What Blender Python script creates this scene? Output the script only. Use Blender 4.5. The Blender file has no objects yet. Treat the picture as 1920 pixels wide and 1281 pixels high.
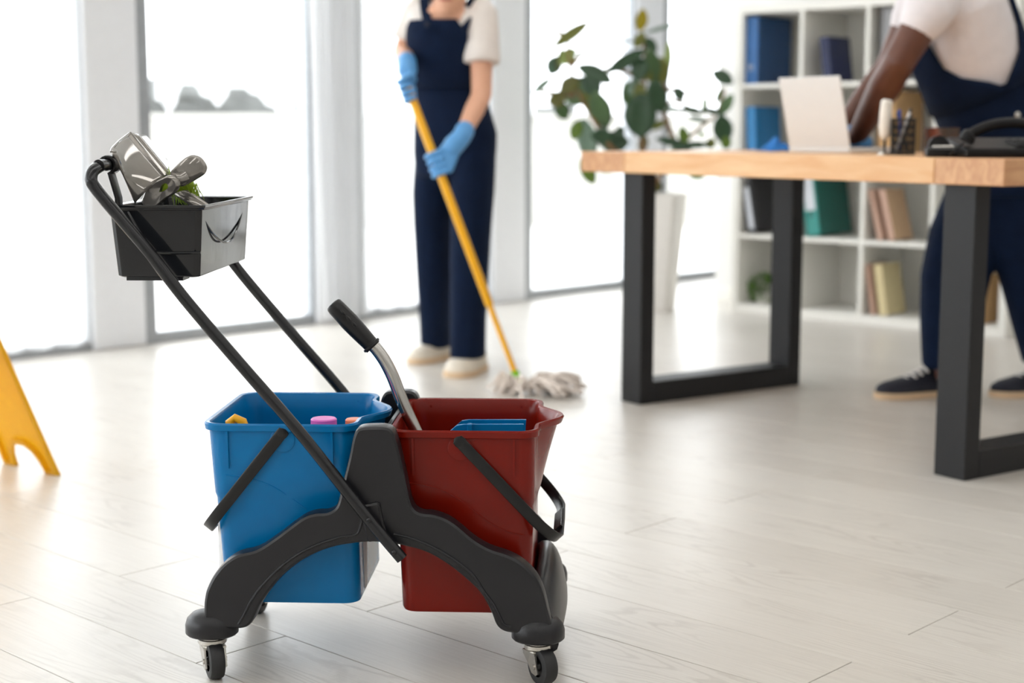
import bpy, bmesh, math, random
from mathutils import Vector, Matrix, noise

# ------------------------------------------------------------------ camera, world, exposure
scene = bpy.context.scene
C = scene.collection
FPX, HORIZON, CAMH = 2850.0, 246.0, 0.88
PITCH = math.atan((640.5 - HORIZON) / FPX)
cam = bpy.data.cameras.new('camera')
cam.sensor_width = 36.0
cam.lens = FPX / 1920.0 * 36.0
cam.dof.use_dof = True
cam.dof.focus_distance = 2.45
cam.dof.aperture_fstop = 2.9
cam.clip_start = 0.05
camo = bpy.data.objects.new('camera', cam)
camo.location = (0, 0, CAMH)
camo.rotation_euler = (math.pi / 2 - PITCH, 0, 0)
C.objects.link(camo)
scene.camera = camo

world = bpy.data.worlds.new('daylight')
scene.world = world
world.use_nodes = True
wb = world.node_tree.nodes['Background']
wb.inputs['Color'].default_value = (0.93, 0.97, 1.0, 1)
wb.inputs['Strength'].default_value = 3.7

vs = scene.view_settings
vs.view_transform = 'Standard'
vs.look = 'None'
vs.gamma = 1.0
vs.use_curve_mapping = False
vs.exposure = 0.53
scene.cycles.max_bounces = 6
scene.cycles.diffuse_bounces = 3
scene.cycles.glossy_bounces = 3
scene.cycles.transmission_bounces = 4
scene.cycles.transparent_max_bounces = 8
scene.cycles.caustics_reflective = False
scene.cycles.caustics_refractive = False
scene.cycles.use_light_tree = False

R = math.radians
RND = random.Random(7)

# ------------------------------------------------------------------ coordinates
_c, _s = math.cos(PITCH), math.sin(PITCH)
def ray(px, py):
    a, b = (px - 960) / FPX, (640.5 - py) / FPX
    return Vector((a, _c + b * _s, -_s + b * _c))
def at(px, py, Y):                       # point of the line of sight at world depth Y
    r = ray(px, py); t = Y / r.y
    return Vector((r.x * t, Y, CAMH + r.z * t))
def mpp(Y):                              # metres per pixel at depth Y
    return (Y * _c) / FPX
ROOM = R(-43.2)                          # direction of the planks and of the shelf wall
DU = Vector((math.cos(ROOM), math.sin(ROOM), 0))
DN = Vector((-math.sin(ROOM), math.cos(ROOM), 0))
def un(u, n, z=0.0):
    return DU * u + DN * n + Vector((0, 0, z))
CART_O = Vector((-0.2255, 2.366, 0)); CART_A = R(-2.8)
_ex = Vector((math.cos(CART_A), math.sin(CART_A), 0)); _ey = Vector((-math.sin(CART_A), math.cos(CART_A), 0))
def cl(px, py, y):                       # trolley coordinates of a sight line at trolley depth y
    r = ray(px, py); t = (CART_O.dot(_ey) + y) / r.dot(_ey)
    p = r * t - CART_O
    return Vector((p.dot(_ex), y, CAMH + r.z * t))

# ------------------------------------------------------------------ materials
def lin(c):
    return tuple(((v / 255) / 12.92 if v / 255 <= 0.04045 else ((v / 255 + 0.055) / 1.055) ** 2.4) for v in c)
MATS = {}
def mat(name, rgb, rough=0.5, metal=0.0, var=0.06, scale=30.0, bump=0.0, bscale=200.0, coat=0.0, spec=0.5, stretch=None, trans=0.0):
    m = bpy.data.materials.new(name); m.use_nodes = True
    nt = m.node_tree; b = nt.nodes['Principled BSDF']
    b.inputs['Roughness'].default_value = rough
    b.inputs['Metallic'].default_value = metal
    b.inputs['Coat Weight'].default_value = coat
    b.inputs['Specular IOR Level'].default_value = spec
    tc = nt.nodes.new('ShaderNodeTexCoord'); mp = nt.nodes.new('ShaderNodeMapping')
    nt.links.new(tc.outputs['Object'], mp.inputs['Vector'])
    if stretch: mp.inputs['Scale'].default_value = stretch
    nz = nt.nodes.new('ShaderNodeTexNoise'); nz.inputs['Scale'].default_value = scale; nz.inputs['Detail'].default_value = 4
    nt.links.new(mp.outputs['Vector'], nz.inputs['Vector'])
    rp = nt.nodes.new('ShaderNodeValToRGB'); l = lin(rgb)
    rp.color_ramp.elements[0].position = 0.3; rp.color_ramp.elements[1].position = 0.7
    rp.color_ramp.elements[0].color = tuple(v * (1 - var) for v in l) + (1,)
    rp.color_ramp.elements[1].color = tuple(min(1, v * (1 + var)) for v in l) + (1,)
    nt.links.new(nz.outputs['Fac'], rp.inputs['Fac']); nt.links.new(rp.outputs['Color'], b.inputs['Base Color'])
    if bump:
        n2 = nt.nodes.new('ShaderNodeTexNoise'); n2.inputs['Scale'].default_value = bscale
        nt.links.new(tc.outputs['Object'], n2.inputs['Vector'])
        bp = nt.nodes.new('ShaderNodeBump'); bp.inputs['Strength'].default_value = bump; bp.inputs['Distance'].default_value = 0.002
        nt.links.new(n2.outputs['Fac'], bp.inputs['Height']); nt.links.new(bp.outputs['Normal'], b.inputs['Normal'])
    if trans:
        out = nt.nodes['Material Output']; tl = nt.nodes.new('ShaderNodeBsdfTranslucent'); mx = nt.nodes.new('ShaderNodeMixShader')
        nt.links.new(rp.outputs['Color'], tl.inputs['Color']); mx.inputs[0].default_value = trans
        nt.links.new(b.outputs[0], mx.inputs[1]); nt.links.new(tl.outputs[0], mx.inputs[2]); nt.links.new(mx.outputs[0], out.inputs['Surface'])
    MATS[name] = m
    return m

def floor_mat():
    m = bpy.data.materials.new('whitewashed_oak'); m.use_nodes = True
    nt = m.node_tree; N = nt.nodes; L = nt.links; b = N['Principled BSDF']
    tc = N.new('ShaderNodeTexCoord'); oi = N.new('ShaderNodeObjectInfo')
    ad = N.new('ShaderNodeVectorMath'); ad.operation = 'ADD'
    sc = N.new('ShaderNodeVectorMath'); sc.operation = 'SCALE'; sc.inputs[0].default_value = (37.0, 19.0, 0); L.new(oi.outputs['Random'], sc.inputs['Scale'])
    L.new(tc.outputs['Object'], ad.inputs[0]); L.new(sc.outputs[0], ad.inputs[1])
    mp = N.new('ShaderNodeMapping'); mp.inputs['Scale'].default_value = (0.9, 7.0, 1); L.new(ad.outputs[0], mp.inputs['Vector'])
    n0 = N.new('ShaderNodeTexNoise'); n0.inputs['Scale'].default_value = 1.3; n0.inputs['Detail'].default_value = 1.0; L.new(mp.outputs[0], n0.inputs['Vector'])
    # contour lines of a stretched field: cathedral grain
    ml = N.new('ShaderNodeMath'); ml.operation = 'MULTIPLY'; ml.inputs[1].default_value = 115.0; L.new(n0.outputs['Fac'], ml.inputs[0])
    n1 = N.new('ShaderNodeTexNoise'); n1.inputs['Scale'].default_value = 40; n1.inputs['Detail'].default_value = 3; L.new(ad.outputs[0], n1.inputs['Vector'])
    m2 = N.new('ShaderNodeMath'); m2.operation = 'MULTIPLY_ADD'; m2.inputs[1].default_value = 3.0; L.new(n1.outputs['Fac'], m2.inputs[0]); L.new(ml.outputs[0], m2.inputs[2])
    sn = N.new('ShaderNodeMath'); sn.operation = 'SINE'; L.new(m2.outputs[0], sn.inputs[0])
    mp2 = N.new('ShaderNodeMapping'); mp2.inputs['Scale'].default_value = (6.0, 160.0, 1); L.new(ad.outputs[0], mp2.inputs['Vector'])
    n3 = N.new('ShaderNodeTexNoise'); n3.inputs['Scale'].default_value = 1.0; n3.inputs['Detail'].default_value = 5; L.new(mp2.outputs[0], n3.inputs['Vector'])
    rp = N.new('ShaderNodeValToRGB'); rp.color_ramp.elements[0].position = 0.62; rp.color_ramp.elements[1].position = 1.0
    rp.color_ramp.elements[0].color = (0, 0, 0, 1); rp.color_ramp.elements[1].color = (1, 1, 1, 1)
    mr = N.new('ShaderNodeMapRange'); mr.inputs['From Min'].default_value = -1; L.new(sn.outputs[0], mr.inputs['Value']); L.new(mr.outputs[0], rp.inputs['Fac'])
    n4 = N.new('ShaderNodeTexNoise'); n4.inputs['Scale'].default_value = 3.5; L.new(ad.outputs[0], n4.inputs['Vector'])
    g1 = N.new('ShaderNodeMapRange'); g1.inputs['From Min'].default_value = 0.42; g1.inputs['From Max'].default_value = 0.62; L.new(n4.outputs['Fac'], g1.inputs['Value'])
    g = N.new('ShaderNodeMath'); g.operation = 'MULTIPLY'; L.new(rp.outputs['Color'], g.inputs[0]); L.new(g1.outputs[0], g.inputs[1])
    c1 = N.new('ShaderNodeMix'); c1.data_type = 'RGBA'
    base, dark = lin((220, 215, 207)), lin((170, 162, 152))
    c1.inputs['A'].default_value = base + (1,); c1.inputs['B'].default_value = dark + (1,)
    g2 = N.new('ShaderNodeMath'); g2.operation = 'MULTIPLY'; g2.inputs[1].default_value = 0.32; L.new(g.outputs[0], g2.inputs[0])
    L.new(g2.outputs[0], c1.inputs['Factor'])
    c2 = N.new('ShaderNodeMix'); c2.data_type = 'RGBA'; c2.blend_type = 'MULTIPLY'; c2.inputs['Factor'].default_value = 1
    r3 = N.new('ShaderNodeValToRGB'); r3.color_ramp.elements[0].position = 0.3; r3.color_ramp.elements[1].position = 0.6
    r3.color_ramp.elements[0].color = (0.93, 0.925, 0.92, 1); r3.color_ramp.elements[1].color = (1, 1, 1, 1)
    L.new(n3.outputs['Fac'], r3.inputs['Fac']); L.new(c1.outputs['Result'], c2.inputs['A']); L.new(r3.outputs['Color'], c2.inputs['B'])
    c3 = N.new('ShaderNodeMix'); c3.data_type = 'RGBA'; c3.blend_type = 'MULTIPLY'; c3.inputs['Factor'].default_value = 1
    r4 = N.new('ShaderNodeValToRGB'); r4.color_ramp.elements[0].color = (0.95, 0.945, 0.94, 1); r4.color_ramp.elements[1].color = (1, 1, 1, 1)
    L.new(oi.outputs['Random'], r4.inputs['Fac']); L.new(c2.outputs['Result'], c3.inputs['A']); L.new(r4.outputs['Color'], c3.inputs['B'])
    L.new(c3.outputs['Result'], b.inputs['Base Color'])
    b.inputs['Roughness'].default_value = 0.32
    bp = N.new('ShaderNodeBump'); bp.inputs['Strength'].default_value = 0.15; bp.inputs['Distance'].default_value = 0.001
    L.new(n3.outputs['Fac'], bp.inputs['Height']); L.new(bp.outputs['Normal'], b.inputs['Normal'])
    MATS['floor'] = m

def wood_mat(name, a, bcol, sc=(1, 1, 1)):
    m = bpy.data.materials.new(name); m.use_nodes = True
    nt = m.node_tree; N = nt.nodes; L = nt.links; b = N['Principled BSDF']
    tc = N.new('ShaderNodeTexCoord'); mp = N.new('ShaderNodeMapping'); mp.inputs['Scale'].default_value = sc; L.new(tc.outputs['Object'], mp.inputs['Vector'])
    nz = N.new('ShaderNodeTexNoise'); nz.inputs['Scale'].default_value = 4; nz.inputs['Detail'].default_value = 6; nz.inputs['Distortion'].default_value = 0.6
    L.new(mp.outputs[0], nz.inputs['Vector'])
    rp = N.new('ShaderNodeValToRGB'); rp.color_ramp.elements[0].position = 0.35; rp.color_ramp.elements[1].position = 0.68
    rp.color_ramp.elements[0].color = lin(a) + (1,); rp.color_ramp.elements[1].color = lin(bcol) + (1,)
    L.new(nz.outputs['Fac'], rp.inputs['Fac']); L.new(rp.outputs['Color'], b.inputs['Base Color'])
    b.inputs['Roughness'].default_value = 0.45
    MATS[name] = m

def sheer_mat():
    m = bpy.data.materials.new('sheer_voile'); m.use_nodes = True
    nt = m.node_tree; N = nt.nodes; L = nt.links; out = N['Material Output']; N.remove(N['Principled BSDF'])
    t = N.new('ShaderNodeBsdfTransparent'); tl = N.new('ShaderNodeBsdfTranslucent'); d = N.new('ShaderNodeBsdfDiffuse')
    tl.inputs['Color'].default_value = (0.93, 0.94, 0.95, 1); d.inputs['Color'].default_value = (0.9, 0.9, 0.9, 1)
    t.inputs['Color'].default_value = (1, 1, 1, 1)
    nz = N.new('ShaderNodeTexNoise'); nz.inputs['Scale'].default_value = 900
    a = N.new('ShaderNodeMixShader'); a.inputs[0].default_value = 0.3; L.new(tl.outputs[0], a.inputs[1]); L.new(d.outputs[0], a.inputs[2])
    mr = N.new('ShaderNodeMapRange'); mr.inputs['To Min'].default_value = 0.55; mr.inputs['To Max'].default_value = 0.75; L.new(nz.outputs['Fac'], mr.inputs['Value'])
    b = N.new('ShaderNodeMixShader'); L.new(mr.outputs[0], b.inputs[0]); L.new(t.outputs[0], b.inputs[1]); L.new(a.outputs[0], b.inputs[2])
    L.new(b.outputs[0], out.inputs['Surface'])
    MATS['sheer'] = m

def pane_mat(name, tint=(1, 1, 1), gl=0.06):
    m = bpy.data.materials.new(name); m.use_nodes = True
    nt = m.node_tree; N = nt.nodes; L = nt.links; out = N['Material Output']; N.remove(N['Principled BSDF'])
    t = N.new('ShaderNodeBsdfTransparent'); t.inputs['Color'].default_value = tint + (1,)
    g = N.new('ShaderNodeBsdfGlossy'); g.inputs['Roughness'].default_value = 0.02
    x = N.new('ShaderNodeMixShader'); x.inputs[0].default_value = gl
    L.new(t.outputs[0], x.inputs[1]); L.new(g.outputs[0], x.inputs[2]); L.new(x.outputs[0], out.inputs['Surface'])
    MATS[name] = m

floor_mat(); sheer_mat(); pane_mat('glass'); pane_mat('amber_glass', (0.7, 0.42, 0.12), 0.08)
wood_mat('table_wood', (226, 172, 120), (238, 196, 148), (1.2, 14, 8))
wood_mat('table_end_wood', (200, 146, 104), (222, 172, 126), (14, 1.5, 8))
mat('joint', (120, 112, 102), 0.8)
mat('wall_paint', (236, 235, 232), 0.7, var=0.01)
mat('ceiling_paint', (240, 240, 238), 0.8, var=0.01)
mat('column_paint', (240, 242, 246), 0.6, var=0.01)
mat('window_metal', (164, 168, 172), 0.4, 0.3)
mat('terrace', (232, 230, 226), 0.8, var=0.05, scale=3)
mat('parapet_paint', (170, 168, 163), 0.8, var=0.04)
mat('hedge_green', (84, 86, 84), 0.8, var=0.3, scale=6)
mat('blue_plastic', (0, 114, 176), 0.24, var=0.03, spec=0.25)
mat('red_plastic', (120, 21, 9), 0.22, var=0.03, spec=0.25)
mat('dark_plastic', (29, 29, 33), 0.3, spec=0.4, var=0.05, bump=0.12, bscale=900)
mat('black_plastic', (16, 16, 18), 0.3, spec=0.4, var=0.05, bump=0.05, bscale=700)
mat('tube_paint', (30, 31, 34), 0.18, 0.2, var=0.04)
mat('tray_plastic', (26, 28, 32), 0.08, var=0.04, bump=0.12, bscale=14)
mat('grey_plastic', (150, 146, 141), 0.07, 0.55, var=0.06)
mat('steel', (190, 188, 184), 0.22, 1.0, var=0.08)
mat('zinc', (205, 202, 196), 0.25, 1.0, var=0.12, scale=80)
mat('rubber', (34, 34, 36), 0.55, var=0.1)
mat('green_bristle', (150, 178, 20), 0.6, var=0.2)
mat('yellow_plastic', (255, 212, 50), 0.35, var=0.03, trans=0.5)
mat('yellow_paint', (250, 182, 20), 0.3, var=0.03)
mat('lime_plastic', (130, 200, 20), 0.4)
mat('mop_cotton', (228, 216, 206), 0.95, var=0.16, scale=60)
mat('pink_cap', (226, 110, 196), 0.35); mat('orange_cap', (244, 136, 96), 0.4); mat('yellow_cap', (252, 178, 16), 0.35)
mat('bottle_white', (225, 226, 228), 0.35)
mat('black_metal', (30, 30, 32), 0.45, spec=0.3, var=0.05, bump=0.15, bscale=1200)
mat('shelf_white', (246, 244, 237), 0.45, var=0.01)
mat('binder_blue', (22, 68, 118), 0.4); mat('binder_blue_spine', (44, 104, 168), 0.4)
mat('binder_navy', (24, 34, 76), 0.5); mat('binder_sky', (28, 120, 180), 0.4); mat('binder_sky_spine', (48, 136, 198), 0.4)
mat('binder_black', (42, 42, 46), 0.5); mat('binder_teal', (14, 96, 88), 0.4); mat('binder_teal_spine', (44, 148, 140), 0.4)
mat('paper_label', (226, 230, 238), 0.7); mat('kraft', (206, 166, 118), 0.8, var=0.08); mat('tan_cover', (210, 176, 140), 0.7)
mat('rose_cover', (206, 170, 150), 0.7); mat('cream_cover', (222, 206, 160), 0.7); mat('paper_block', (236, 226, 208), 0.8); mat('grey_binder', (150, 150, 152), 0.5)
mat('moss', (84, 130, 30), 0.8, var=0.35, scale=60)
mat('pot_white', (232, 228, 222), 0.5, var=0.02)
mat('soil', (60, 44, 34), 0.9, var=0.3)
mat('stem', (122, 92, 56), 0.7, var=0.2)
LEAFC = {'d': (62, 90, 64), 'g': (96, 124, 84), 'o': (128, 132, 66), 'y': (176, 160, 34), 'l': (164, 180, 112), 'p': (142, 164, 148), 'b': (106, 106, 52), 'n': (110, 138, 50)}
for k, v in LEAFC.items(): mat('leaf_' + k, v, 0.3, var=0.14, scale=18, trans=0.3)
mat('skin_light', (226, 172, 142), 0.5, var=0.04); mat('skin_dark', (98, 58, 42), 0.42, var=0.08)
mat('shirt_cream', (232, 224, 218), 0.85, var=0.03, bump=0.3, bscale=60); mat('shirt_white', (236, 230, 232), 0.85, var=0.03, bump=0.3, bscale=60)
mat('navy_denim', (13, 28, 53), 0.85, spec=0.15, var=0.12, scale=25, bump=0.3, bscale=80)
mat('glove_blue', (92, 158, 216), 0.45, var=0.06)
mat('cream_shoe', (232, 222, 206), 0.6); mat('shoe_sole', (226, 196, 160), 0.6); mat('navy_shoe', (20, 24, 40), 0.7); mat('lace', (235, 230, 225), 0.7)
mat('hair_brown', (70, 46, 32), 0.5, var=0.2, stretch=(1, 1, 0.1)); mat('hair_black', (22, 18, 16), 0.7, var=0.2)
mat('eye_white', (235, 232, 228), 0.3); mat('lip', (190, 110, 100), 0.45)
mat('laptop_silver', (228, 228, 227), 0.45, 0.0, var=0.01); mat('laptop_dark', (40, 40, 42), 0.4)
mat('mesh_metal', (36, 36, 38), 0.45, 0.4); mat('pen_blue', (30, 70, 160), 0.4); mat('pen_black', (24, 24, 26), 0.4); mat('pen_white', (225, 222, 220), 0.4)
mat('cloth_blue', (46, 122, 200), 0.9, var=0.1, bump=0.4, bscale=120)
mat('phone_black', (12, 12, 14), 0.4, spec=0.25, var=0.05)
mat('white_wax', (240, 234, 224), 0.5)

# ------------------------------------------------------------------ mesh helpers
class MB:
    def __init__(s): s.v = []; s.f = []
    def add(s, vs, fs):
        o = len(s.v); s.v += [Vector(p) for p in vs]; s.f += [[i + o for i in f] for f in fs]; return s
    def box(s, c, h, rot=None, taper=1.0):
        vs = []
        for z in (-1, 1):
            k = taper if z > 0 else 1
            for x, y in ((-1, -1), (1, -1), (1, 1), (-1, 1)):
                p = Vector((x * h[0] * k, y * h[1] * k, z * h[2]))
                if rot: p = rot @ p
                vs.append(Vector(c) + p)
        return s.add(vs, [[3, 2, 1, 0], [4, 5, 6, 7], [0, 1, 5, 4], [1, 2, 6, 5], [2, 3, 7, 6], [3, 0, 4, 7]])
    def cbox(s, c, h, ch, rot=None):      # chamfered box
        x, y, z = h; vs = []; idx = {}
        for sx in (-1, 1):
            for sy in (-1, 1):
                for sz in (-1, 1):
                    for ax in range(3):
                        p = [sx * (x - ch), sy * (y - ch), sz * (z - ch)]
                        p[ax] += (sx, sy, sz)[ax] * ch
                        idx[(sx, sy, sz, ax)] = len(vs)
                        q = Vector(p); vs.append(Vector(c) + (rot @ q if rot else q))
        fs = []
        for ax in range(3):
            for sg in (-1, 1):
                o = [a for a in range(3) if a != ax]; loop = []
                for a, b in ((-1, -1), (1, -1), (1, 1), (-1, 1)):
                    k = [0, 0, 0]; k[ax] = sg; k[o[0]] = a; k[o[1]] = b; loop.append(idx[(*k, ax)])
                flip = (sg > 0) != (ax == 1)
                fs.append(loop if flip else loop[::-1])
        for ax in range(3):               # edges along ax
            o = [a for a in range(3) if a != ax]
            for a in (-1, 1):
                for b in (-1, 1):
                    q = []
                    for sg in (-1, 1):
                        k = [0, 0, 0]; k[ax] = sg; k[o[0]] = a; k[o[1]] = b
                        q.append((idx[(*k, o[0])], idx[(*k, o[1])]))
                    fs.append([q[0][0], q[0][1], q[1][1], q[1][0]])
        for sx in (-1, 1):
            for sy in (-1, 1):
                for sz in (-1, 1): fs.append([idx[(sx, sy, sz, a)] for a in range(3)])
        return s.add(vs, fs)
    def loft(s, rings, cap=True, closed=True):
        n = len(rings[0]); vs = [p for r in rings for p in r]; fs = []
        for i in range(len(rings) - 1):
            for j in range(n if closed else n - 1):
                k = (j + 1) % n
                fs.append([i * n + j, i * n + k, (i + 1) * n + k, (i + 1) * n + j])
        if cap: fs += [list(range(n))[::-1], [(len(rings) - 1) * n + j for j in range(n)]]
        return s.add(vs, fs)
    def tube(s, pts, r, seg=10, cap=True, flat=1.0, up=None):
        pts = [Vector(p) for p in pts]; n = len(pts)
        rs = r if isinstance(r, (list, tuple)) else [r] * n
        t0 = (pts[1] - pts[0]).normalized()
        u = Vector(up) if up else (Vector((0, 0, 1)) if abs(t0.z) < 0.9 else Vector((1, 0, 0)))
        rings = []
        for i in range(n):
            t = (pts[min(i + 1, n - 1)] - pts[max(i - 1, 0)]).normalized()
            u = (u - t * u.dot(t)); u = u.normalized() if u.length > 1e-6 else Vector((1, 0, 0))
            w = t.cross(u)
            rings.append([pts[i] + (u * math.cos(a) * flat + w * math.sin(a)) * rs[i] for a in [2 * math.pi * k / seg for k in range(seg)]])
        return s.loft(rings, cap)
    def lathe(s, prof, c=(0, 0, 0), seg=24, axis=None, cap=True):
        M = Matrix.Identity(3)
        if axis: M = Vector((0, 0, 1)).rotation_difference(Vector(axis).normalized()).to_matrix()
        rings = [[Vector(c) + M @ Vector((r * math.cos(2 * math.pi * k / seg), r * math.sin(2 * math.pi * k / seg), z)) for k in range(seg)] for r, z in prof]
        return s.loft(rings, cap)
    def sphere(s, c, r, seg=16, rings=10):
        r = r if isinstance(r, (list, tuple, Vector)) else (r, r, r)
        rg = []
        for i in range(1, rings):
            a = math.pi * i / rings
            rg.append([Vector(c) + Vector((r[0] * math.sin(a) * math.cos(b), r[1] * math.sin(a) * math.sin(b), -r[2] * math.cos(a))) for b in [2 * math.pi * k / seg for k in range(seg)]])
        return s.loft(rg, True)
    def ribbon(s, pts, wv, w, th):        # flat strap: width along wv, thickness along its bend normal
        pts = [Vector(p) for p in pts]; rings = []; wv = Vector(wv).normalized(); nrm = None
        for i, p in enumerate(pts):
            t = (pts[min(i + 1, len(pts) - 1)] - pts[max(i - 1, 0)]).normalized()
            n = t.cross(wv).normalized()
            rings.append([p + wv * (a * w / 2) + n * (b * th / 2) for a, b in ((-1, -.6), (-.85, -1), (.85, -1), (1, -.6), (1, .6), (.85, 1), (-.85, 1), (-1, .6))])
        return s.loft(rings, True)
    def build(s, name, m, parent=None, off=None, smooth=True, angle=40, sub=0, remesh=0, sm=0, bevel=0, solid=0, top=None):
        me = bpy.data.meshes.new(name)
        o_ = Vector(off) if off is not None else Vector()
        me.from_pydata([tuple(p - o_) for p in s.v], [], s.f); me.validate(); me.update()
        bm = bmesh.new(); bm.from_mesh(me); bmesh.ops.recalc_face_normals(bm, faces=bm.faces); bm.to_mesh(me); bm.free()
        if smooth:
            me.shade_smooth()
            if not remesh and angle < 180: me.set_sharp_from_angle(angle=R(angle))
        me.materials.append(MATS[m] if isinstance(m, str) else m)
        ob = bpy.data.objects.new(name, me); C.objects.link(ob)
        if parent is not None: ob.parent = parent
        elif off is not None: ob.location = o_
        if remesh:
            k = ob.modifiers.new('fuse', 'REMESH'); k.mode = 'VOXEL'; k.voxel_size = remesh; k.use_smooth_shade = True
        if sm:
            k = ob.modifiers.new('soften', 'SMOOTH'); k.iterations = sm; k.factor = 0.5
        if solid:
            k = ob.modifiers.new('thickness', 'SOLIDIFY'); k.thickness = solid; k.offset = 0
        if bevel:
            k = ob.modifiers.new('edge', 'BEVEL'); k.width = bevel; k.segments = 2; k.limit_method = 'ANGLE'; k.angle_limit = R(35)
        if sub:
            k = ob.modifiers.new('round', 'SUBSURF'); k.levels = sub; k.render_levels = sub
        return ob

def tag(o, label=None, cat=None, group=None, kind=None):
    for k, v in (('label', label), ('category', cat), ('group', group), ('kind', kind)):
        if v: o[k] = v
    return o
def thing(name, label, cat, loc=(0, 0, 0), rz=0.0, group=None):
    o = bpy.data.objects.new(name, None); o.empty_display_size = 0.05; C.objects.link(o)
    o.location = loc; o.rotation_euler = (0, 0, rz)
    return tag(o, label, cat, group)
def struct(name, mb, m, parent=None, **k):
    o = mb.build(name, m, parent, **k)
    if parent is None: o['kind'] = 'structure'
    return o
def smooth_path(pts, n=6, closed=False):
    pts = [Vector(p) for p in pts]; out = []; N_ = len(pts)
    rng = range(N_ if closed else N_ - 1)
    for i in rng:
        g = (lambda k: pts[k % N_]) if closed else (lambda k: pts[max(0, min(N_ - 1, k))])
        p0, p1, p2, p3 = g(i - 1), g(i), g(i + 1), g(i + 2)
        for j in range(n):
            t = j / n
            out.append(0.5 * ((2 * p1) + (p2 - p0) * t + (2 * p0 - 5 * p1 + 4 * p2 - p3) * t * t + (3 * p1 - p0 - 3 * p2 + p3) * t ** 3))
    if not closed: out.append(pts[-1])
    return out
def ell(c, ax, ay, n=20, p=2.0):
    out = []
    for k in range(n):
        a = 2 * math.pi * k / n; ca, sa = math.cos(a), math.sin(a)
        out.append(Vector(c) + Vector(ax) * (abs(ca) ** (2 / p) * (1 if ca >= 0 else -1)) + Vector(ay) * (abs(sa) ** (2 / p) * (1 if sa >= 0 else -1)))
    return out
def capsule(mb, pts, rs, seg=14):
    """tapered limb with rounded ends"""
    pts = [Vector(p) for p in pts]
    a = (pts[0] - pts[1]).normalized(); b = (pts[-1] - pts[-2]).normalized()
    P = [pts[0] + a * rs[0] * 0.9, pts[0] + a * rs[0] * 0.55] + pts + [pts[-1] + b * rs[-1] * 0.55, pts[-1] + b * rs[-1] * 0.9]
    Q = [rs[0] * 0.35, rs[0] * 0.82] + list(rs) + [rs[-1] * 0.82, rs[-1] * 0.35]
    mb.tube(P, Q, seg)

# ------------------------------------------------------------------ the setting
U0, U1, N0, N1, ZC = -5.385, 5.4, -4.2, 9.2, 2.8
def rbox(mb, u0, u1, n0, n1, z0, z1):    # box in room coordinates
    return mb.box(((u0 + u1) / 2, (n0 + n1) / 2, (z0 + z1) / 2), ((u1 - u0) / 2, (n1 - n0) / 2, (z1 - z0) / 2))
def room_obj(name, mb, m, parent=None, kind='structure', **k):
    o = mb.build(name, m, parent, **k)
    if parent is None:
        o.rotation_euler = (0, 0, ROOM)
        if kind: o['kind'] = kind
    return o

floor = room_obj('floor', rbox(MB(), U0 - 0.12, U1, N0, N1, -0.05, -0.006), 'joint', smooth=False)
PW, PL = 0.189, 1.325
def plank_mesh(length):
    o = MB().cbox((0, 0, -0.003), ((length - 0.0018) / 2, (PW - 0.0016) / 2, 0.003), 0.0008).build('plank', 'floor', floor, smooth=False)
    return o
_full = plank_mesh(PL); first_plank = True
rest = MB(); planks = 0
def sees_floor(u0, u1, n0, n1):
    for i in range(7):
        for j in range(3):
            p = un(u0 + (u1 - u0) * i / 6, n0 + (n1 - n0) * j / 2) - Vector((0, 0, CAMH))
            z = p.y * _c - p.z * _s
            if z < 0.3: continue
            x, y = p.x / z * FPX + 960, 640.5 - (p.y * _s + p.z * _c) / z * FPX
            if -60 < x < 1980 and 200 < y < 1330: return True
    return False
r0 = int((N0 - 1.418) / PW) - 1
for r in range(r0, int((N1 - 1.418) / PW) + 1):
    na = 1.418 + r * PW
    if na < N0 or na + PW > N1: continue
    off = -1.26 if r % 2 else -2.055
    k = math.floor((U0 - 0.1 - off) / PL)
    while True:
        ua = off + k * PL; ub = ua + PL; k += 1
        if ua > U1: break
        a, b = max(ua, U0 - 0.1), min(ub, U1)
        if b - a < 0.02: continue
        if sees_floor(a, b, na, na + PW):
            if abs((b - a) - PL) < 1e-4:
                if first_plank: o = _full; first_plank = False
                else: o = _full.copy(); C.objects.link(o)
            else: o = plank_mesh(b - a)
            o.location = ((a + b) / 2, na + PW / 2, 0); planks += 1
        else:
            rest.cbox(((a + b) / 2, na + PW / 2, -0.003), ((b - a - 0.0018) / 2, (PW - 0.0016) / 2, 0.003), 0.0008)
tag(rest.build('planks_beyond_view', 'floor', floor, smooth=False), kind='stuff')

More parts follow.
